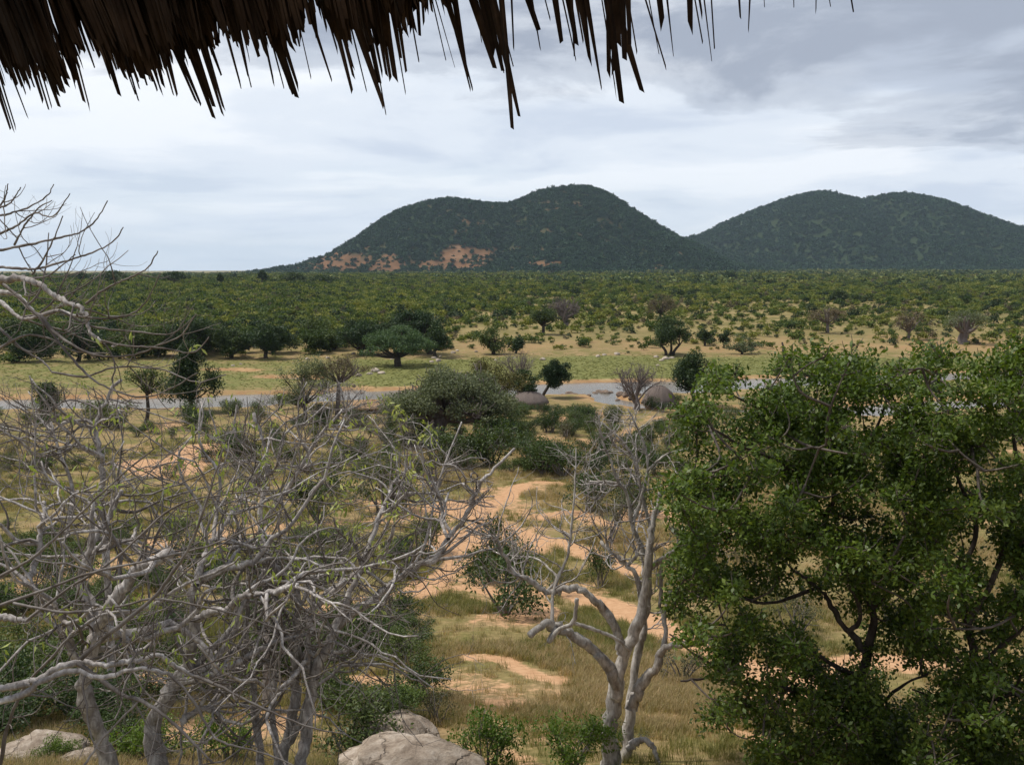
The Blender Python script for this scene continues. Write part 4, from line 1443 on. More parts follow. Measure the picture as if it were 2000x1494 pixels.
def tree_edge():
    """Nearest bare tree: it stands outside the frame and reaches in from the left."""
    rng = np.random.default_rng(41)
    tr, tw, tips = Tubes(), Tubes(), []
    bx, by = -6.6, 9.2
    base = np.array([bx, by, float(height(bx, by))])
    crotch = np.array([-6.1, 9.3, base[2] + 1.9])
    tr.add(spline([base - [0, 0, 0.3], base + [0.2, 0, 0.9], crotch], 10), np.linspace(0.34, 0.24, 10), 10, knob=0.05, rng=rng)

    def from_trunk(h, P, r):
        s = np.array([-6.1 + 0.05 * h, 9.3, base[2] + 1.7])
        tr.add(spline([s, (s + P[0]) / 2 + np.array([-0.3, 0, 0.25]), P[0] + (P[0] - P[1]) * 0.2, P[0] + (P[1] - P[0]) * 0.4], 10), np.linspace(0.2, r, 10), 8, knob=0.04, rng=rng)
    big = []
    ups = [
        (z3((-60, 615), (0, 590), (100, 580), (180, 600), (260, 640), (330, 700), (400, 730), (470, 760), (490, 830), (515, 900), (570, 935)), 15, 6, 9.2, 8.7),
        (z3((-60, 650), (0, 660), (80, 668), (150, 730), (220, 788), (330, 762), (420, 792), (500, 800)), 11, 5, 9.6, 9.0),
        (z3((-60, 690), (0, 712), (80, 780), (130, 810), (210, 795)), 9, 6, 9.9, 9.5),
        (z6((-60, 1160), (0, 1148), (160, 1112), (260, 1052), (350, 1030), (500, 1035), (620, 1020), (720, 1000), (790, 1040), (880, 1090), (980, 1130)), 17, 7, 9.4, 9.9),
        (z6((-60, 1215), (0, 1200), (100, 1172), (200, 1112), (330, 1070), (480, 1095), (600, 1060), (760, 1075)), 15, 7, 9.1, 9.3),
        (z6((-60, 815), (0, 822), (125, 842)), 17, 11, 10.6, 10.4),
    ]
    for i, (pts, w0, w1, d0, d1) in enumerate(ups):
        P, R = limb(tr, pts, w0, w1, d0, d1, 9, 0.04, rng=rng)
        big.append((P, R))
        from_trunk(i * 0.3, P, R[0])
    thin = [
        (z3((0, 425), (130, 400), (250, 375), (380, 345), (460, 320), (540, 250), (600, 150)), 6, 2.2, 9.4, 9.0),
        (z3((0, 520), (90, 525), (200, 530), (330, 495), (470, 455), (600, 400), (655, 350), (688, 298)), 6, 2.2, 9.3, 8.8),
        (z3((0, 232), (80, 215), (160, 185), (255, 130), (300, 58)), 4.5, 2, 9.6, 9.4),
        (z3((0, 335), (100, 285), (190, 220), (300, 235), (390, 110)), 5, 2, 9.5, 9.1),
        (z3((0, 190), (60, 160), (115, 75)), 4, 2, 9.6, 9.5), (z3((0, 180), (30, 130), (45, 55)), 4, 2, 9.7, 9.7),
        (z3((80, 395), (130, 300), (215, 190), (290, 148)), 4.5, 2, 9.5, 9.2),
        (z3((180, 560), (240, 480), (300, 360), (350, 235)), 4.5, 2, 9.2, 8.9),
        (z3((100, 580), (260, 570), (420, 450)), 5, 2, 9.2, 8.9),
        (z3((480, 725), (560, 660), (640, 615), (760, 560), (830, 520), (880, 430)), 5.5, 2.2, 8.8, 8.5),
        (z3((480, 800), (620, 805), (750, 770), (830, 690), (895, 555)), 5, 2, 8.8, 8.5),
        (z3((230, 790), (290, 870), (400, 950), (540, 1010), (740, 1010), (900, 950), (1010, 900), (1095, 780)), 7, 2.2, 9.1, 8.2),
        (z3((560, 930), (720, 960), (900, 970), (1080, 995), (1165, 910)), 5, 2.2, 8.7, 8.2),
        (z3((330, 760), (520, 850), (760, 880), (960, 890), (1090, 790)), 5.5, 2, 9.0, 8.4),
        (z3((0, 600), (140, 720), (260, 850), (360, 980), (500, 1130), (620, 1200), (800, 1245), (960, 1195), (1100, 1110)), 7, 2.2, 9.3, 8.3),
        (z3((0, 860), (40, 900), (130, 980), (230, 1040), (290, 1105)), 6, 3, 9.6, 9.4),
        (z3((0, 970), (140, 900), (280, 920), (420, 990), (620, 1000)), 6, 2.5, 9.6, 9.0),
        (z3((290, 1105), (480, 1130), (640, 1080), (900, 1090), (1090, 1160), (1260, 1120)), 5, 2.2, 9.4, 8.6),
        (z6((370, 1010), (480, 910), (680, 750), (790, 610), (860, 500), (940, 290), (1012, 60)), 11, 3, 9.5, 8.9),
        (z6((350, 1030), (460, 1110), (560, 1180), (640, 1200), (780, 1300), (960, 1480)), 11, 5, 9.5, 9.0),
        (z6((880, 1090), (980, 1130), (1180, 1230), (1400, 1320), (1560, 1350)), 7, 2.5, 9.8, 9.6),
        (z6((760, 1075), (860, 1180), (960, 1350), (1010, 1390), (1200, 1440), (1330, 1494)), 7, 3, 9.3, 9.1),
        (z6((380, 1494), (460, 1380), (560, 1270), (640, 1180), (700, 1000)), 6, 3, 9.0, 9.3),
        (z6((0, 640), (140, 560), (280, 440), (420, 300), (600, 140), (700, 60)), 7, 3, 9.8, 9.2),
        (z6((0, 770), (200, 700), (420, 620), (700, 560), (1000, 480), (1290, 330)), 7, 3, 10.0, 9.6),
        (z6((60, 760), (300, 800), (560, 770), (700, 740), (900, 770), (1100, 820), (1320, 900)), 6.5, 3, 9.9, 9.4),
        (z6((0, 1494), (40, 1300), (120, 1130), (240, 1000), (320, 900)), 9, 5, 10.2, 9.9),
        (z6((120, 840), (300, 700), (520, 560), (780, 330), (1000, 270), (1250, 250)), 7, 2.6, 10.2, 9.4),
    ]
    ax = []
    for pts, w0, w1, d0, d1 in thin:
        ax.append(limb(tw, pts, w0, w1, d0, d1, 5, 0.02, rng=rng))
    env = envelope([-100, 0, 60, 110, 200, 250, 320, 430, 470, 600, 760, 1000], [350, 352, 360, 385, 420, 480, 520, 620, 700, 790, 850, 1000])
    twiggery(tw, rng, big, 3.2, 1.1, 0.011, env, 2, (0.02, 0.28), tips=tips)
    twiggery(tw, rng, ax, 2.0, 0.75, 0.008, env, 2, (0.02, 0.3), tips=tips, sub=(1, 4))
    pods = pods_at(rng, tips, 60, 0.085, base, (150, 700, 640, 1400))
    finish('bare_tree', 'nearest bare grey tree, its crooked limbs reaching in from the photo edge', base, tr, tw, B_PALE, B_TWIG, pods)


ENV_L = envelope([-200, 100, 250, 400, 500, 600, 700, 800, 900, 960, 1010], [720, 735, 770, 775, 770, 735, 745, 800, 850, 900, 1250])


def tree_grey(name, label, seed, base_px, D, limbs, nprim=10, per_m=2.2, L=2.2, bark=None, pods=(0, 0, 0, 0, 0), toward=None, levels=2):
    rng = np.random.default_rng(seed)
    tr, tw, tips = Tubes(), Tubes(), []
    b = at(*base_px, D)
    base = np.array([b[0], b[1], float(height(b[0], b[1]))])
    axes = []
    for j, (pts, w0, w1, dd) in enumerate(limbs):
        P, R = limb(tr, pts, w0 * 1.12, w1 * 1.2, D, D + dd, 10, 0.085, rng=rng)
        if j == 0:
            # carry the trunk down to the ground
            tr.add(spline([np.array([P[0][0] - 0.1, P[0][1], base[2] - 0.3]), (P[0] + [P[0][0], P[0][1], base[2]]) / 2, P[0] + (P[1] - P[0]) * 0.5], 8), np.linspace(R[0] * 1.35, R[0], 8), 10, knob=0.06, rng=rng)
        axes.append((P, R))
    prim = []
    for P, R in axes:
        for q, d, i, t in sub_dirs(rng, P, nprim, 0.35, 1.0, 0.6, 0.8):
            d[2] = abs(d[2]) * 0.5 + 0.1
            if toward is not None:
                d = unit(d + toward * 0.5)
            bb = grow(tr, rng, q, d, min(R[i] * 0.75, 0.095) * rng.uniform(0.6, 1.1), L * rng.uniform(0.7, 1.5), 6, ENV_L, 0.27, (-0.05, 0.10), 0.35, 11)
            if bb is not None:
                prim.append(bb)
    twiggery(tw, rng, prim, per_m, L * 0.75, 0.027, ENV_L, levels, (-0.02, 0.16), tips=tips, wig=0.19, toward=toward)
    twiggery(tw, rng, axes, per_m * 0.8, L * 0.8, 0.027, ENV_L, 2, (-0.02, 0.16), tips=tips, wig=0.19, t0=0.35, toward=toward)
    pm = pods_at(rng, tips, pods[0], 0.15, base, pods[1:]) if pods[0] else None
    finish(name, label, base, tr, tw, bark or B_PALE, B_TWIG, pm)


def bare_grove():
    right = np.array([0.75, -0.2, 0.05])
    tree_grey('bare_tree', 'bare grey tree with a bent double trunk, left of the knobbly trunk', 51, (215, 1494), 14.6, [
        (z6((500, 1494), (440, 1330), (390, 1200), (385, 1100), (440, 900), (490, 790), (560, 690), (640, 600), (780, 530)), 30, 16, -0.5),
        (z6((460, 820), (370, 690), (390, 560), (430, 460), (500, 350), (550, 250)), 17, 8, 1.0),
        (z6((340, 1010), (310, 900), (275, 810), (195, 765)), 14, 10, -0.6),
        (z6((130, 650), (170, 560), (190, 400), (200, 300)), 13, 7, 0.8),
    ], 9, 1.6, 2.1, pods=(90, 0, 500, 760, 1300))
    tree_grey('bare_tree', 'bare tree with a dark knobbly swollen trunk at the bottom', 52, (310, 1494), 15.2, [
        (z6((720, 1494), (690, 1330), (780, 1150), (860, 1000), (880, 800), (890, 680), (1000, 610), (1150, 580)), 34, 11, 0.4),
        (z6((880, 830), (960, 800), (1040, 790), (1080, 735), (1230, 710), (1350, 680)), 15, 9, -0.8),
        (z6((820, 1300), (880, 1250), (980, 1240)), 14, 9, 0.2),
        (z6((890, 680), (920, 560), (1010, 420), (1070, 330)), 13, 7, 1.2),
    ], 9, 1.6, 2.2, pods=(110, 200, 760, 740, 1200))
    tree_grey('bare_tree', 'bare tree of several slender pale stems leaning apart', 53, (530, 1494), 16.2, [
        (z6((1270, 1494), (1330, 1250), (1345, 1100), (1340, 900), (1340, 700), (1180, 560)), 22, 10, 0.2),
        (z6((1180, 1494), (1165, 1300), (1150, 1150), (1110, 950), (1130, 700), (1120, 480)), 16, 7, 0.8),
        (z6((1280, 1440), (1390, 1220), (1400, 1000), (1420, 800), (1560, 660)), 15, 8, -0.2),
        (z6((1262, 1494), (1236, 1300), (1240, 1100), (1245, 800), (1200, 520)), 13, 7, 1.5),
    ], 9, 1.6, 2.3, pods=(130, 380, 800, 720, 1100))
    tree_grey('bare_tree', 'bare grey tree whose long limb reaches across to the sandy track', 54, (600, 1494), 15.8, [
        (z7((-30, 1494), (0, 1330), (30, 1120), (70, 1000), (150, 860), (330, 720), (480, 600), (580, 565), (640, 470), (720, 370), (800, 200), (940, 60)), 22, 4, 1.2),
        (z7((640, 470), (608, 380), (640, 260)), 7, 4, 1.0),
        (z7((30, 900), (0, 820), (60, 740), (200, 640), (340, 560)), 14, 6, 0.8),
        (z7((120, 880), (260, 560), (350, 300), (420, 180)), 13, 6, 1.8),
        (z7((360, 690), (520, 520), (600, 200), (700, -60)), 6, 2.5, 1.5),
    ], 8, 1.7, 2.0, pods=(150, 500, 860, 720, 1200), toward=right * 0.4)
    tree_grey('bare_tree', 'bare tree with a tall pale stem behind the grove, by the river view', 55, (200, 1000), 24.0, [
        (z6((480, 500), (465, 300), (455, 120), (440, -60), (490, -180), (550, -250)), 13, 5, 0.6),
        (z6((300, 460), (330, 250), (270, 80), (230, -60)), 9, 4, 0.9),
    ], 12, 2.2, 2.6, pods=(40, 0, 500, 700, 1000))
    tree_grey('bare_tree', 'bare twiggy tree at the back of the grove near the tan hut', 56, (520, 1100), 25.0, [
        (z6((1200, 620), (1180, 350), (1210, 120), (1150, -100)), 11, 5, 0.6),
        (z6((1190, 400), (1330, 200), (1450, 0), (1560, -120)), 9, 4, 0.4),
    ], 13, 2.2, 2.8, pods=(70, 350, 900, 700, 1000), toward=right * 0.3)


def tree_middle():
    """The pale bare tree in the centre."""
    rng = np.random.default_rng(61)
    D = 18.6
    tr, tw, tips = Tubes(), Tubes(), []
    env = envelope([880, 930, 1000, 1100, 1180, 1300, 1400, 1460], [1010, 960, 900, 850, 790, 780, 850, 1000])
    axes = []
    spec = [
        (z7((1365, 1580), (1368, 1494), (1372, 1350), (1400, 1150), (1435, 990), (1500, 850), (1545, 620), (1560, 450), (1600, 250)), 40, 8, 0, 0.4, 14),
        (z7((1400, 1180), (1375, 1060), (1290, 970), (1180, 895), (1110, 858), (1080, 850), (1010, 905)), 26, 15, 0, -0.8, 12),
        (z7((1130, 870), (1095, 935), (1140, 880), (1205, 845), (1222, 740)), 11, 8, -0.6, -0.9, 8),
        (z7((1205, 848), (1300, 880), (1400, 920), (1460, 975)), 9, 6, -0.8, -0.6, 7),
        (z7((1425, 990), (1395, 860), (1330, 775), (1260, 710), (1190, 690), (1080, 712), (1010, 655), (920, 612), (890, 540), (845, 462), (720, 430)), 21, 4, 0, -0.4, 11),
        (z7((1110, 850), (1112, 740), (1130, 660), (1180, 540), (1205, 330), (1215, 180), (1218, 60)), 8, 2.5, -0.6, 0.3, 7),
        (z7((1080, 715), (1130, 650), (1090, 600), (1040, 560), (930, 545)), 7, 3, -0.2, 0.4, 6),
        (z8((25, 1540), (60, 1380), (75, 1200), (110, 980), (150, 760), (150, 560), (170, 430), (215, 300)), 24, 7, 0.5, 1.2, 11),
        (z8((75, 1240), (120, 1130), (180, 1060), (230, 960), (320, 945), (420, 940), (490, 965)), 26, 7, 0.3, -0.6, 11),
        (z8((215, 1000), (232, 900), (225, 820), (255, 700)), 12, 6, 0.2, 0.6, 8),
        (z8((60, 1420), (110, 1385), (150, 1388), (185, 1440), (200, 1540)), 16, 7, 0.2, -0.2, 9),
        (z8((130, 800), (100, 640), (60, 590), (0, 545), (-60, 480)), 13, 6, 0.4, 0.6, 8),
        (z8((60, 590), (100, 545), (110, 500)), 8, 5, 0.5, 0.6, 7),
        (z8((150, 560), (110, 480), (80, 400), (60, 280), (20, 220), (-110, 210)), 11, 5, 0.9, 0.8, 8),
        (z8((165, 600), (215, 560), (290, 510), (340, 455)), 12, 6, 0.9, 0.5, 8),
        (z8((270, 660), (340, 630), (420, 605), (520, 660), (600, 640)), 9, 4, 0.6, 0.2, 7),
        (z8((215, 560), (210, 700), (205, 780)), 9, 8, 0.9, 0.8, 7),
        (z8((80, 400), (120, 290), (150, 160), (140, 60), (100, -40), (60, -120)), 8, 3, 0.9, 1.0, 7),
        (z8((170, 430), (130, 300), (90, 120), (30, 20), (-60, -60)), 8, 3, 1.1, 1.3, 7),
        (z8((20, 220), (-20, 110), (-60, 0), (-70, -90)), 7, 2.5, 0.8, 0.8, 6),
        (z8((150, 160), (230, 90), (330, 60)), 6, 2.5, 0.9, 0.7, 6),
    ]
    base = None
    for pts, w0, w1, a, b, k in spec:
        P, R = limb(tr, pts, w0, w1, D + a, D + b, k, 0.045, rng=rng)
        if base is None:
            base = np.array([P[0][0], P[0][1], float(height(P[0][0], P[0][1]))])
        axes.append((P, R))
    for s in (0, 7):
        P, R = axes[s]
        e = np.array([P[0][0], P[0][1], float(height(P[0][0], P[0][1])) - 0.3])
        if e[2] < P[0][2]:
            tr.add(spline([e, (e + P[0]) / 2, P[0] + (P[1] - P[0]) * 0.5], 8), np.linspace(R[0] * 1.4, R[0], 8), 12, knob=0.04, rng=rng)
    twiggery(tw, rng, axes[4:8] + axes[11:], 3.0, 1.0, 0.018, env, 2, (0.0, 0.25), tips=tips, wig=0.22, t0=0.45)
    twiggery(tw, rng, axes[17:] + axes[13:14] + axes[5:6], 3.6, 1.3, 0.02, env, 2, (0.0, 0.22), tips=tips, wig=0.2, t0=0.1)
    twiggery(tw, rng, axes[4:5] + axes[11:16], 2.2, 1.3, 0.02, env, 2, (0.0, 0.3), tips=tips, wig=0.25, t0=0.5)
    twiggery(tw, rng, axes[1:2] + axes[8:9], 1.2, 0.8, 0.012, env, 2, (-0.25, -0.2), tips=tips, wig=0.25, t0=0.5)
    root = finish('bare_tree', 'pale cream-barked bare tree forking into several trunks in the middle', base, tr, tw, B_CREAM, B_PALE)


# ---------------------------------------------------------------- the leafy trees on the right
def leafy_tree(label, seed, D, limbs, region, gaps, nclump, per, leaf, droot, mat, spread=2.6, top=None):
    rng = np.random.default_rng(seed)
    tr, tw = Tubes(), Tubes()
    axes = []
    for j, (pts, w0, w1, a, b) in enumerate(limbs):
        P, R = limb(tr, pts, w0, w1, D + a, D + b, 9, 0.05, rng=rng)
        axes.append((P, R))
    P, R = axes[0]
    base = np.array([P[0][0], P[0][1], float(height(P[0][0], P[0][1]))])
    if base[2] < P[0][2]:
        tr.add(spline([base - [0, 0, 0.3], (base + P[0]) / 2, P[0] + (P[1] - P[0]) * 0.5], 8), np.linspace(R[0] * 1.3, R[0], 8), 10, rng=rng)
    pool = np.vstack([p[len(p) // 3:] for p, _ in axes])
    poly = np.array(region, float)

    def inside(x, y):
        c = False
        n = len(poly)
        for i in range(n):
            x1, y1 = poly[i]
            x2, y2 = poly[(i + 1) % n]
            if (y1 > y) != (y2 > y) and x < (x2 - x1) * (y - y1) / (y2 - y1) + x1:
                c = not c
        return c
    cl = []
    lo, hi = poly.min(0), poly.max(0)
    tries = 0
    while len(cl) < nclump and tries < nclump * 40:
        tries += 1
        x, y = rng.uniform(lo, hi)
        if not inside(x, y):
            continue
        gapped = any(((x - a) / rx) ** 2 + ((y - b) / ry) ** 2 < 1.0 for a, b, rx, ry in gaps)
        if gapped and rng.random() > 0.04:
            continue
        d = D + spread * np.clip(rng.normal(0, 0.5), -1, 1)
        s = rng.uniform(24, 52) / F * d
        cl.append((at(x, y, d), np.array([s, s, s * 0.62])))
    for c, Rr in cl:
        d2 = ((pool - c) ** 2).sum(1) + 0.8 * np.maximum(0, pool[:, 2] - c[2]) ** 2
        k = np.argsort(d2)[rng.integers(0, 4)]
        p = pool[k]
        if np.linalg.norm(p - c) > 0.15:
            m = (p + c) / 2 + rng.normal(0, 0.08, 3) * np.linalg.norm(p - c) + [0, 0, -0.08]
            Q = spline([p, m, c], 9)
            tw.add(Q, np.linspace(0.030, 0.011, 9) * min(1.5, 0.5 + 0.35 * np.linalg.norm(p - c)), 4, rng=rng)
            pool = np.vstack([pool, Q[4:8]]) if len(pool) < 4000 else pool
        for q in range(4):
            grow(tw, rng, c, unit(rng.normal(size=3) + [0, 0, 0.3]), 0.011, float(Rr[0]) * 1.1, 3, None, 0.25, (0, 0.1), steps=5)
    C, tint = [], []
    for c, Rr in cl:
        n = int(per * (Rr[0] / 0.36) ** 2 * rng.uniform(0.7, 1.3))
        # leaves sit in little sprays
        ns = max(3, n // 9)
        sp = c + unit(rng.normal(size=(ns, 3))) * (rng.random(ns) ** 0.45)[:, None] * Rr
        q = sp[rng.integers(0, ns, n)] + rng.normal(0, leaf * 0.85, (n, 3))
        C.append(q)
        tint.append(np.clip(rng.normal(0.45, 0.26, n) + rng.normal(0, 0.12), 0, 1))
    C, tint = np.vstack(C), np.concatenate(tint)
    root = empty('broadleaf_tree', base)
    tag(root, label, 'tree', 'leafy green trees below the lookout')
    obj('trunk', tr.mesh('trunk', B_DARK, base), root)
    obj('branches', tw.mesh('branches', B_MID, base), root)
    obj('crown', leaf_mesh('crown', C, leaf * rng.uniform(0.65, 1.25, len(C)), rng, mat, 0.58, 0.55, 0.1, base, tint), root)


def leafy_trees():
    leafy_tree('broad leafy green tree with a dark forked trunk beside the pale bare tree', 71, 17.6, [
        (z8((1190, 1580), (1180, 1494), (1155, 1300), (1120, 1120), (1145, 1010), (1170, 860), (1168, 780), (1120, 640), (1020, 540), (960, 400), (1000, 240), (980, 80)), 24, 8, 0, 0.3),
        (z8((1135, 980), (1060, 880), (980, 770), (920, 690), (800, 600)), 15, 5, 0, 0.6),
        (z8((1060, 890), (1110, 840), (1105, 760), (1060, 680)), 10, 6, 0, -0.4),
        (z8((1110, 1090), (1010, 1050), (900, 985), (760, 960)), 12, 5, 0, -0.7),
        (z8((1140, 1250), (1000, 1205), (880, 1170), (780, 1145), (650, 1130), (540, 1118), (420, 1100), (300, 1112)), 13, 4, 0, -1.2),
        (z8((980, 80), (900, -20), (860, -150), (780, -330), (760, -420)), 10, 4, 0.3, 0.8),
        (z8((960, 400), (880, 240), (740, 120), (560, 40), (400, -60)), 10, 4, 0.3, -0.8),
        (z8((1000, 240), (1100, 100), (1200, -60), (1260, -250)), 9, 4, 0.3, 0.2),
        (z8((900, -20), (700, -100), (520, -190)), 8, 3, 0.4, -0.5),
        (z8((1160, 800), (1300, 640), (1420, 480), (1480, 300)), 9, 4, 0.2, -0.6),
        (z8((920, 690), (700, 760), (520, 720), (380, 690)), 8, 3, 0.5, -0.9),
        (z8((540, 1118), (460, 1050), (360, 990), (250, 900)), 7, 3, -1.0, -1.2),
        (z8((1150, 1280), (1280, 1150), (1420, 1080)), 9, 4, 0, -0.5),
        (z8((1150, 1330), (1000, 1340), (860, 1300), (720, 1250)), 8, 4, 0, -0.9),
    ], [(1312, 800), (1370, 775), (1400, 722), (1460, 705), (1520, 685), (1560, 672), (1610, 690), (1660, 700), (1700, 722), (1760, 730), (1800, 760), (1830, 900), (1840, 1100), (1830, 1300), (1760, 1494), (1500, 1494), (1480, 1420), (1400, 1440), (1370, 1390), (1420, 1340), (1400, 1290), (1330, 1250), (1290, 1190), (1265, 1175), (1310, 1120), (1330, 1060), (1290, 1010), (1275, 960), (1320, 900), (1290, 850)],
        [(1510, 748, 75, 20), (1540, 1180, 48, 42), (1620, 1215, 52, 75), (1640, 1160, 34, 30), (1650, 1260, 34, 60), (1470, 1150, 40, 26), (1745, 1300, 42, 45), (1690, 815, 55, 26), (1440, 1450, 50, 36), (1440, 775, 42, 20), (1800, 1430, 30, 30), (1580, 1330, 30, 20)],
        375, 255, 0.103, 0, M_RTREE)
    leafy_tree('leafy green tree crowding the photo edge, darker and denser than its neighbour', 72, 16.2, [
        (z8((1640, 1600), (1640, 1494), (1620, 1300), (1640, 1050), (1600, 850), (1560, 660), (1480, 540), (1420, 400)), 24, 8, 0, 0.4),
        (z8((1600, 850), (1720, 640), (1800, 400), (1830, 150), (1790, -100), (1800, -300)), 14, 5, 0, 0.4),
        (z8((1640, 1050), (1760, 950), (1880, 850)), 11, 6, 0, -1.0),
        (z8((1560, 660), (1640, 420), (1560, 200), (1500, -50), (1460, -300)), 11, 4, 0.2, 0.4),
        (z8((1625, 1300), (1480, 1200), (1350, 1150)), 9, 4, 0, 0.5),
        (z8((1640, 1200), (1780, 1180), (1860, 1060)), 9, 4, 0, -0.6),
    ], [(1700, 750), (1760, 720), (1805, 690), (1840, 676), (1870, 715), (1910, 705), (1950, 672), (1990, 662), (2080, 665), (2120, 900), (2120, 1500), (1760, 1500), (1790, 1350), (1760, 1200), (1800, 1000), (1760, 850)],
        [(1830, 785, 36, 18), (1815, 1120, 26, 26), (1870, 1250, 34, 36), (1960, 1130, 30, 24), (1840, 1410, 30, 26), (1790, 980, 24, 24), (1930, 1060, 26, 40), (1985, 860, 20, 30)],
        230, 280, 0.101, 0, M_RTREE, 2.2)


tree_edge()
bare_grove()
tree_middle()
leafy_trees()

# ---------------------------------------------------------------- bushes on this side of the river
def bush_pair(seed, mat, n, leaf, r=1.0, h=1.2, lumps=9):
    """Foliage and stems meshes of a bush of unit size."""
    rng = np.random.default_rng(seed)
    cl = []
    tb = Tubes()
    for i in range(lumps):
        a, q = rng.random() * 6.28, r * 0.68 * math.sqrt(rng.random())
        s = r * rng.uniform(0.24, 0.44)
        c = np.array([math.cos(a) * q, math.sin(a) * q, h * rng.uniform(0.28, 0.82)])
        cl.append((c, np.array([s, s, s * 0.8])))
        P = spline([np.array([rng.normal(0, 0.06), rng.normal(0, 0.06), -0.1]), c * [0.5, 0.5, 0.5] + rng.normal(0, 0.06, 3), c], 7)
        tb.add(P, np.linspace(0.03, 0.01, 7), 4, rng=rng)
        for q1, d1, _, _ in sub_dirs(rng, P, 4, 0.5):
            grow(tb, rng, q1, d1, 0.008, 0.45, 3, None, 0.25, (0.1, 0.15), steps=5)
    ns = n // 8
    sp = blob_points(rng, ns, cl, 0.45)
    C = sp[rng.integers(0, ns, n)] + rng.normal(0, leaf * 0.8, (n, 3))
    C[:, 2] = np.maximum(C[:, 2], 0.03)
    V, q = leaf_arrays(C, leaf * rng.uniform(0.6, 1.3, n), rng, 0.42, 0.5)
    tint = np.clip(rng.normal(0.45, 0.25, n), 0, 1)
    return mesh_np('foliage', V, [q], mat, tint=tint), tb.mesh('stems', B_TWIG)


M_NEARB = mat_leaf('leaf_near_bush', (0.032, 0.054, 0.012), (0.058, 0.086, 0.02), (0.10, 0.13, 0.035), 0.25, 0.5, 0.3)
M_GREYB = mat_leaf('leaf_grey_bush', (0.055, 0.06, 0.028), (0.09, 0.095, 0.045), (0.14, 0.14, 0.07), 0.2, 0.7, 0.2)
NEAR = [bush_pair(400 + i, M_NEARB, 2600, 0.075) for i in range(4)]
DARKB = [bush_pair(410 + i, M_MIDG, 3000, 0.07) for i in range(2)]
BRIGHTB = [bush_pair(420 + i, M_BRIGHT, 3000, 0.075, 1.0, 1.2, 11) for i in range(2)]
GREYB = [bush_pair(430 + i, M_GREYB, 1500, 0.055) for i in range(3)]


def place_bush(name, pair, p, s, hs, label, group=None, rot=0.0):
    root = empty(name, (p[0], p[1], p[2] - 0.03))
    root.scale = (s, s, hs)
    root.rotation_euler = (0, 0, rot)
    tag(root, label, 'bush', group)
    obj('foliage', pair[0], root)
    obj('stems', pair[1], root)


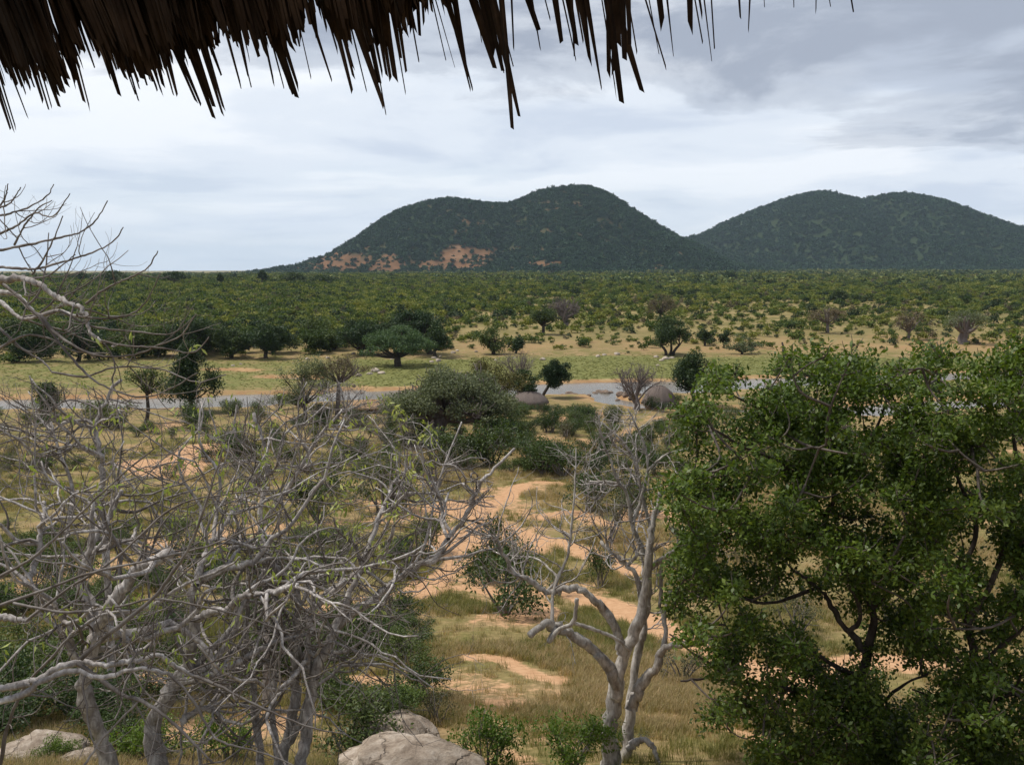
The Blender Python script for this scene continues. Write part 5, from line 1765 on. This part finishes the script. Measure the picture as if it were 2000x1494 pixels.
def near_bushes():
    rng = np.random.default_rng(77)
    L = [
        # base x, base y, width, height (photo px), kind, label
        (988, 1200, 190, 140, DARKB[0], 'large dark bush standing beside the sandy track'),
        (962, 1135, 130, 130, NEAR[0], 'green bush just behind the large dark bush by the track'),
        (1172, 1148, 76, 84, NEAR[1], 'small light-green bush tree on bare sand right of the track'),
        (955, 1505, 165, 125, BRIGHTB[0], 'bright green bush beside the large granite boulder'),
        (1120, 1510, 185, 115, BRIGHTB[1], 'bright green bush left of the pale bare trunk'),
        (765, 1415, 140, 75, BRIGHTB[1], 'bright green low bush above the large boulder'),
        (850, 1412, 100, 90, GREYB[0], 'grey twiggy bush above the large boulder'),
        (690, 1262, 130, 110, NEAR[2], 'green bush under the long bare limb by the track'),
        (560, 1330, 150, 130, DARKB[1], 'dark green bush among the slender pale stems'),
        (300, 1492, 170, 110, BRIGHTB[0], 'bright green bush at the bottom among the bare trunks'),
        (450, 1494, 150, 100, BRIGHTB[1], 'bright green bush between the knobbly trunk and the slender stems'),
        (250, 1290, 150, 120, DARKB[0], 'dark bush behind the bent double trunk'),
        (60, 1300, 150, 90, NEAR[3], 'green bush low at the photo edge behind the bare limbs'),
        (110, 1494, 90, 60, BRIGHTB[0], 'small bright green bush between the pinkish rocks'),
        (820, 1085, 110, 85, DARKB[1], 'dark bush left of the sandy track'),
        (750, 1000, 150, 120, NEAR[0], 'broad green bush left of the track behind the bare limb'),
        (850, 950, 110, 85, GREYB[1], 'grey-green bush below the big baobab'),
        (1100, 930, 130, 80, DARKB[0], 'dark spreading bush right of the sandy clearing'),
        (1185, 1060, 140, 110, GREYB[2], 'grey thorny bush behind the pale bare tree'),
        (1150, 1000, 120, 80, NEAR[1], 'green bush in front of the sandy clearing'),
        (960, 905, 150, 95, NEAR[2], 'wide green bush at the top of the track'),
        (1000, 870, 120, 70, DARKB[1], 'dark green bush below the grey thatched hut'),
        (890, 910, 130, 80, NEAR[3], 'green bush beside the baobab trunk'),
        (1240, 1010, 120, 90, NEAR[0], 'green bush behind the upper forks of the pale bare tree'),
        (1090, 1165, 80, 60, GREYB[0], 'grey bush between the track and the pale bare tree'),
        (1330, 1330, 120, 70, GREYB[2], 'grey-green bush behind the pale bare trunk'),
        (1230, 1480, 120, 60, GREYB[1], 'grey grassy bush at the foot of the pale bare tree'),
        (1560, 1240, 130, 100, GREYB[0], 'grey-green bush seen through the leafy tree'),
        (680, 1120, 120, 90, GREYB[1], 'grey-green bush behind the long bare limb'),
        (400, 1130, 140, 100, DARKB[1], 'dark bush in the middle of the bare grove'),
        (120, 1150, 150, 110, DARKB[0], 'dark bush behind the bare grove near the photo edge'),
        (1012, 806, 46, 26, DARKB[0], 'dark bush at the foot of the grey domed hut'),
        (1058, 810, 40, 24, NEAR[2], 'green bush beside the grey domed hut'),
        (1275, 800, 44, 26, NEAR[0], 'green bush at the foot of the larger grey hut'),
        (1312, 798, 44, 30, DARKB[1], 'dark bush against the wall of the larger grey hut'),
        (700, 835, 60, 36, NEAR[3], 'green bush in front of the tan thatched hut'),
        (760, 840, 60, 40, DARKB[0], 'dark bush between the tan hut and the baobab'),
        (620, 1020, 140, 100, NEAR[1], 'green bush behind the bare grove below the tan hut'),
    ]
    for bx, by, w, h, pair, label in L:
        g = ground_at(bx, by)
        s = w / 2 / F * g[1] * 1.12
        hs = h / F * g[1] / 1.15
        place_bush('bush', pair, g, s, hs, label, None, rng.random() * 6.28)
    # undergrowth below the bare grove
    for i in range(170):
        yy = rng.uniform(19, 62)
        xx = yy * rng.uniform(-0.62, -0.10)
        if soil_mask(np.array([xx]), np.array([yy]))[0] > 0.5:
            continue
        k = rng.random()
        pair, label, grp = (DARKB[rng.integers(0, 2)], 'dark green bush in the undergrowth beneath the bare grove', 'dark undergrowth bushes') if k < 0.6 else (NEAR[rng.integers(0, 4)], 'light green bush in the undergrowth beneath the bare grove', 'green undergrowth bushes')
        s = rng.uniform(0.7, 1.5)
        place_bush('undergrowth_bush', pair, (xx, yy, float(height(xx, yy))), s, s * rng.uniform(0.7, 1.0), label, grp, rng.random() * 6.28)
    # scrub between the track and the river: countable bushes
    N = 6000
    y = rng.uniform(44, 148, N)
    x = rng.uniform(-0.6, 0.62, N) * y
    sm = soil_mask(x, y)
    nz = fbm(x * 0.07, y * 0.07, 66, 3)
    u = x / y
    dens = np.interp(y, [44, 70, 95, 148], [0.05, 0.10, 0.7, 0.9]) * sstep(0.34, 0.5, nz) * np.interp(u, [-0.35, -0.2, 0.2, 0.3], [0.5, 1, 1, 0.5]) * (1 - 0.9 * sm)
    dens = dens * np.where((u > -0.13) & (u < 0.2) & (y < 75), 0.35, 1)
    keep = (rng.random(N) < dens) & (river_dist(x, y) > 4)
    # keep the walls of the huts and the baobab's trunk clear
    for cx, cd, rr in ((1030, 146, 4.5), (1288, 150, 4.5), (728, 142, 5), (855, 123, 2.5)):
        c = at(cx, 800, cd)
        keep &= np.hypot(x - c[0], y - c[1]) > rr
    x, y = x[keep][:205], y[keep][:205]
    z = height(x, y)
    for i in range(len(x)):
        k = rng.random()
        if k < 0.5:
            pair, label, grp = NEAR[rng.integers(0, 4)], 'green bush in the scrub between the track and the river', 'green scrub bushes'
        elif k < 0.8:
            pair, label, grp = DARKB[rng.integers(0, 2)], 'dark green bush in the scrub between the track and the river', 'dark scrub bushes'
        else:
            pair, label, grp = GREYB[rng.integers(0, 3)], 'grey-green bush in the scrub between the track and the river', 'grey scrub bushes'
        s = rng.lognormal(0.35, 0.35) * np.interp(y[i], [44, 148], [0.7, 1.5])
        hs = s * rng.uniform(0.75, 1.2)
        bx, by = project(np.array([x[i], y[i], z[i] + hs * 1.15]))
        w = s * F / y[i]
        if any(bx + w > a and bx - w < b and by < c for a, b, c in ((1058, 1240, 792), (995, 1068, 784), (1256, 1320, 778), (690, 770, 804))):
            continue                                # stands clear of the view to the water and the huts
        place_bush('scrub_bush', pair, (x[i], y[i], z[i]), s, hs, label, grp, rng.random() * 6.28)

    # denser thicket below the huts and the baobab
    for i in range(120):
        bx, by = (rng.uniform(880, 1300), rng.uniform(806, 912)) if i < 75 else (rng.uniform(380, 800), rng.uniform(826, 930))
        g = ground_at(bx, by)
        if soil_mask(g[:1], g[1:2])[0] > 0.55:
            continue
        w = rng.uniform(26, 62)
        h = min(w * rng.uniform(0.55, 0.8), by - 790.0)
        if h < 12:
            continue
        s = w / 2 / F * g[1] * 1.1
        hs = h / F * g[1] / 1.15
        k = rng.integers(0, 3)
        pair, label, grp = [(NEAR[rng.integers(0, 4)], 'green bush in the scrub between the track and the river', 'green scrub bushes'),
                            (DARKB[rng.integers(0, 2)], 'dark green bush in the scrub between the track and the river', 'dark scrub bushes'),
                            (NEAR[rng.integers(0, 4)], 'green bush in the scrub between the track and the river', 'green scrub bushes')][k]
        place_bush('scrub_bush', pair, g, s, hs, label, grp, rng.random() * 6.28)


# ---------------------------------------------------------------- grass
def grass_proto(seed, mat, n=34, h=0.34, spread=0.3):
    rng = np.random.default_rng(seed)
    V, Q, n0 = [], [], 0
    for i in range(n):
        b = np.array([rng.normal(0, spread * 0.45), rng.normal(0, spread * 0.45), 0])
        a = rng.random() * 6.28
        ln = h * rng.uniform(0.5, 1.2)
        out = np.array([math.cos(a), math.sin(a), 0])
        w = np.array([-math.sin(a), math.cos(a), 0]) * 0.007
        m = b + out * ln * rng.uniform(0.08, 0.25) + [0, 0, ln * 0.6]
        t = b + out * ln * rng.uniform(0.25, 0.7) + [0, 0, ln * 0.95]
        V += [b - w, b + w, m + w * 0.8, m - w * 0.8, t]
        Q.append((n0, n0 + 1, n0 + 2, n0 + 3))
        Q.append((n0 + 3, n0 + 2, n0 + 4, n0 + 4))
        n0 += 5
    q = np.array(Q)
    return mesh_np('tuft', V, [q[0::2], q[1::2][:, :3]], mat, tint=rng.random(2 * n))


def grass():
    rng = np.random.default_rng(88)
    dry = mat_leaf('grass_dry', (0.24, 0.18, 0.085), (0.34, 0.255, 0.13), (0.47, 0.36, 0.195), 0.3, 0.8, 0.25)
    grn = mat_leaf('grass_green', (0.11, 0.115, 0.03), (0.18, 0.17, 0.055), (0.27, 0.24, 0.09), 0.3, 0.8, 0.25)
    lush = mat_leaf('grass_lush', (0.13, 0.14, 0.04), (0.175, 0.18, 0.055), (0.24, 0.225, 0.085), 0.2, 0.8, 0.2)
    pr = [grass_proto(500 + i, dry) for i in range(4)] + [grass_proto(510 + i, grn) for i in range(3)]
    N = 120000
    y = 14 * (110 / 14) ** rng.random(N)
    x = rng.uniform(-0.66, 0.66, N) * y
    sm = soil_mask(x, y) + rng.normal(0, 0.15, N)
    nz = fbm(x * 0.25, y * 0.25, 67, 4)
    keep = (sm < 0.42) & (rng.random(N) < sstep(0.40, 0.58, nz) + 0.06)
    keep &= rng.random(N) < np.interp(y, [14, 30, 60, 110], [1, 1, 0.8, 0.55])
    x, y = x[keep], y[keep]
    z = height(x, y)
    n = len(x)
    gr = fbm(x * 0.11 + 4, y * 0.11, 68, 4) + rng.normal(0, 0.07, n)
    idx = np.where(gr > 0.58 - 0.14 * sstep(-0.08, -0.2, x / y), rng.integers(4, 7, n), rng.integers(0, 4, n))
    s = rng.uniform(0.45, 1.1, n) * np.interp(y, [14, 40, 110], [0.8, 1.0, 1.7])
    scatter('grass', pr, np.stack([x, y, z - 0.02], -1), s, rng.random(n) * 6.28, idx, 'dry tan and green grass on the slope')
    # rank grass on the river flat
    flat = [shrub_mesh('flat_tuft', 520 + i, lush, 70, 0.4, 1.0, 0.16, lumps=7, up=0.85) for i in range(3)]
    N = 26000
    y = rng.uniform(168, 238, N)
    x = rng.uniform(-0.55, 0.6, N) * y
    keep = (rng.random(N) < green_mask(x, y)) & (river_dist(x, y) > 1.0)
    x, y = x[keep], y[keep]
    n = len(x)
    scatter('flat_grass', flat, np.stack([x, y, height(x, y) - 0.05], -1), rng.uniform(0.18, 0.45, n), rng.random(n) * 6.28, rng.integers(0, 3, n), 'lush green grass on the river flat')


near_bushes()
grass()

# ---------------------------------------------------------------- the thatched eave overhead
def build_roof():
    rng = np.random.default_rng(91)
    m, nt, out = nodes_of('palm_thatch')
    tc = _n(nt, 'ShaderNodeTexCoord')
    oi = _n(nt, 'ShaderNodeObjectInfo')
    n1 = _noise(nt, 9, 5, 0.65, tc.outputs['Object'])
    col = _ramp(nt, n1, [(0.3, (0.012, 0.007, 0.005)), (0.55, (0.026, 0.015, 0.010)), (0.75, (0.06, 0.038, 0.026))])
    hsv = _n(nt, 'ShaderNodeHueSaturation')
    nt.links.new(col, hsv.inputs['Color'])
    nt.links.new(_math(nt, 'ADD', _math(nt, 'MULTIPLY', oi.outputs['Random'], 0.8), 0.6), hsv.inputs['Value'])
    p = _n(nt, 'ShaderNodeBsdfPrincipled')
    p.inputs['Roughness'].default_value = 0.9
    p.inputs['Specular IOR Level'].default_value = 0.15
    nt.links.new(hsv.outputs[0], p.inputs['Base Color'])
    nt.links.new(p.outputs[0], out.inputs[0])
    A, B = np.array([-1.84, 3.4]), np.array([0.42, 1.92])
    e = (B - A) / np.linalg.norm(B - A)
    nrm = np.array([-e[1], e[0]])                       # outwards, away from the lodge
    if nrm[1] < 0:
        nrm = -nrm
    root = empty('thatched_roof', (-0.6, 0.9, CAMZ + 1.3))
    tag(root, 'dark palm-thatch eave hanging across the top of the view', 'thatched roof')
    O = np.array(root.location)
    steep = math.radians(70)

    def tip_at(px, py, off):
        r = ray(px, py)
        t = ((A + nrm * off) @ nrm) / (r[:2] @ nrm)
        return np.array([0, 0, CAMZ]) + r * t

    def blade(px, py, w_px, off, L=1.0, split=2, lean=0.0):
        """One strip of palm leaf, its end torn into fibres; its tip is at the photo pixel."""
        tip = tip_at(px, py, off)
        w = w_px / F * tip[1]
        d = np.array([nrm[0] * math.cos(steep), nrm[1] * math.cos(steep), -math.sin(steep)])
        side = np.array([e[0], e[1], 0])
        d = unit(d + side * (lean + rng.normal(0, 0.09)))
        fold = np.cross(d, side)
        n = 7
        ts = np.linspace(0, 1, n)
        curl = rng.normal(0, 0.035)
        P0 = tip - d * L * (1 - ts)[:, None] + fold * (0.05 * (1 - ts) ** 2 + rng.normal(0, 0.02) * ts ** 3)[:, None] + side * (curl * (1 - ts) ** 2)[:, None]
        k = max(1, int(round(w_px / 12.0)))
        V, Q = [], []
        taper = np.interp(ts, [0, 0.7, 1.0], [1.15, 1.0, 0.8 if w_px > 12 else 0.5])
        lens = 1 - np.abs(rng.normal(0, 0.03, k)) * min(1, k - 1)
        if k > 1:
            lens[rng.integers(0, k)] = 1.0
        tilt = rng.normal(0, 0.35, k)
        for j in range(k):
            c = (j + 0.5) / k - 0.5
            b0 = len(V)
            wj = w / k * 0.6
            sd = side * math.cos(tilt[j]) + fold * math.sin(tilt[j])
            for i in range(n):
                t = ts[i] * lens[j]
                q = np.array([np.interp(t, ts, P0[:, m_]) for m_ in range(3)]) + side * (c * w * taper[i]) + fold * (0.3 * w * (0.25 - c * c) + rng.normal(0, 0.0012))
                ww = wj * taper[i] * (rng.uniform(0.3, 0.8) if i == n - 1 else 1.0)
                if i == n - 1:
                    j0, j1 = rng.uniform(0, 0.035, 2) * min(1.0, w_px / 14)
                    V += [q - sd * ww + d * j0, q + sd * ww + d * j1, q + sd * ww * 0.4 + np.cross(sd, d) * 0.0025]
                    continue
                V += [q - sd * ww, q + sd * ww, q + sd * ww * 0.4 + np.cross(sd, d) * 0.0025]
            for i in range(n - 1):
                for m_ in range(3):
                    Q.append((b0 + i * 3 + m_, b0 + i * 3 + (m_ + 1) % 3, b0 + i * 3 + 3 + (m_ + 1) % 3, b0 + i * 3 + 3 + m_))
        obj('palm_strip', mesh_np('palm_strip', np.array(V) - O, [Q], m), root)

    tips1 = [(65, 495, 58), (135, 440, 15), (205, 415, 70), (250, 380, 50), (355, 405, 42), (310, 330, 40), (455, 360, 44), (530, 365, 10), (550, 350, 44), (600, 355, 40), (690, 340, 46), (640, 320, 50), (815, 437, 46), (775, 380, 36), (840, 300, 22), (880, 415, 34), (920, 320, 20),
             (980, 340, 9), (1050, 305, 22), (1000, 260, 50), (1095, 335, 10), (1150, 370, 66), (1120, 330, 40), (1215, 300, 9), (1285, 305, 16), (1305, 190, 22), (1345, 245, 22), (1395, 315, 50), (1425, 350, 8), (1505, 400, 30), (1522, 437, 6), (1545, 290, 60), (1480, 280, 50), (1610, 350, 7),
             (1640, 235, 10), (1600, 250, 40), (1730, 240, 5), (1805, 245, 5), (1797, 230, 18), (1840, 340, 12), (1895, 150, 6), (1935, 260, 26), (1975, 270, 8)]
    tips2 = [(40, 310, 14), (20, 240, 20), (90, 140, 6), (125, 235, 36), (155, 240, 8), (180, 165, 10), (218, 435, 26), (205, 390, 22), (285, 165, 9), (245, 115, 28), (300, 70, 5), (410, 210, 6), (415, 185, 12), (385, 130, 28), (350, 110, 24), (510, 305, 14), (465, 190, 26), (430, 140, 10), (570, 310, 40), (605, 310, 22),
             (540, 230, 40), (535, 100, 10), (610, 190, 6), (640, 160, 40), (600, 120, 40), (580, 130, 20), (672, 205, 5), (700, 245, 7), (748, 195, 8), (720, 60, 22), (845, 155, 5), (830, 60, 24), (888, 205, 6), (914, 167, 5), (850, 30, 16), (1010, 100, 11), (995, 40, 16), (1093, 20, 6), (1185, 18, 6), (1262, 32, 7), (1315, 15, 6), (1375, 32, 9)]
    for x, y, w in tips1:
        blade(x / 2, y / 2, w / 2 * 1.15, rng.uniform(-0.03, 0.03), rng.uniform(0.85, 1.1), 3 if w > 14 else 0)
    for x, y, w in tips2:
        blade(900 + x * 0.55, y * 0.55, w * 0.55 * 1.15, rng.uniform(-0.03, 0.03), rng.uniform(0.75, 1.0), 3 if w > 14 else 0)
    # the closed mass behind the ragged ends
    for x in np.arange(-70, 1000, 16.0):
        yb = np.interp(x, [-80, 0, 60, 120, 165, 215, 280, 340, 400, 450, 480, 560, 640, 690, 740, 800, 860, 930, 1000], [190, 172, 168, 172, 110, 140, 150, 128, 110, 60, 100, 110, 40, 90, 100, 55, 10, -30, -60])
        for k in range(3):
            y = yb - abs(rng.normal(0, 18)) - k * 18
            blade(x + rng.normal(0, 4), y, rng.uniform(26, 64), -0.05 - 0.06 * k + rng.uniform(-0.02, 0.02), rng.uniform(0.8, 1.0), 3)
    # body of the roof: slab rising back over the lookout
    up = math.radians(32)
    z0 = CAMZ + 0.6 + 0.62
    q0 = A - nrm * 0.28 - e * 3.4
    q1 = B - nrm * 0.28 + e * 3.6
    back = -nrm * 3.4
    V = []
    for base in (q0, q1):
        for s in (0, 1):
            for th in (0, 0.22):
                b = base + back * s
                V.append((b[0], b[1], z0 + s * 3.4 * math.tan(up) + th))
    V = np.array(V) - O
    Fq = [(0, 4, 6, 2), (1, 3, 7, 5), (0, 1, 5, 4), (2, 6, 7, 3), (0, 2, 3, 1), (4, 5, 7, 6)]
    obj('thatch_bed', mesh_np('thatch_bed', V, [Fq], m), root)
    tb = Tubes()
    for s in np.linspace(-3.6, 4.2, 12):
        c = (A + B) / 2 + e * s - nrm * 0.32
        p0 = np.array([c[0], c[1], z0 - 0.03])
        p1 = p0 + np.array([-nrm[0] * 3.2, -nrm[1] * 3.2, 3.2 * math.tan(up)])
        tb = Tubes()
        tb.add(np.array([p0, p1]) - O, np.array([0.035, 0.035]), 8)
        obj('rafter', tb.mesh('rafter', B_DARK), root)
    for c in (np.array([-4.2, 4.5]), np.array([3.15, -0.4])):
        tb = Tubes()
        gz = float(height(c[0], c[1]))
        tb.add(np.array([[c[0], c[1], gz - 0.3], [c[0], c[1], z0 + 0.05]]) - O, np.array([0.08, 0.07]), 10)
        obj('post', tb.mesh('post', B_DARK), root)


build_roof()

# ---------------------------------------------------------------- haze
def build_haze():
    m, nt, out = nodes_of('haze')
    v = _n(nt, 'ShaderNodeVolumePrincipled')
    v.inputs['Color'].default_value = (0.68, 0.85, 1.0, 1)
    v.inputs['Density'].default_value = 4.2e-5
    v.inputs['Anisotropy'].default_value = 0.2
    nt.links.new(v.outputs[0], out.inputs['Volume'])
    x0, x1, y0, y1, z0, z1 = -13200, 13200, -13200, 13200, -40, 330
    V = [(x, y, z) for z in (z0, z1) for y in (y0, y1) for x in (x0, x1)]
    Fq = [(0, 2, 3, 1), (4, 5, 7, 6), (0, 1, 5, 4), (2, 6, 7, 3), (0, 4, 6, 2), (1, 3, 7, 5)]
    me = mesh_np('haze', V, [Fq], m)
    tag(obj('haze', me), label='thin bluish haze over the plain', kind='stuff')


build_haze()
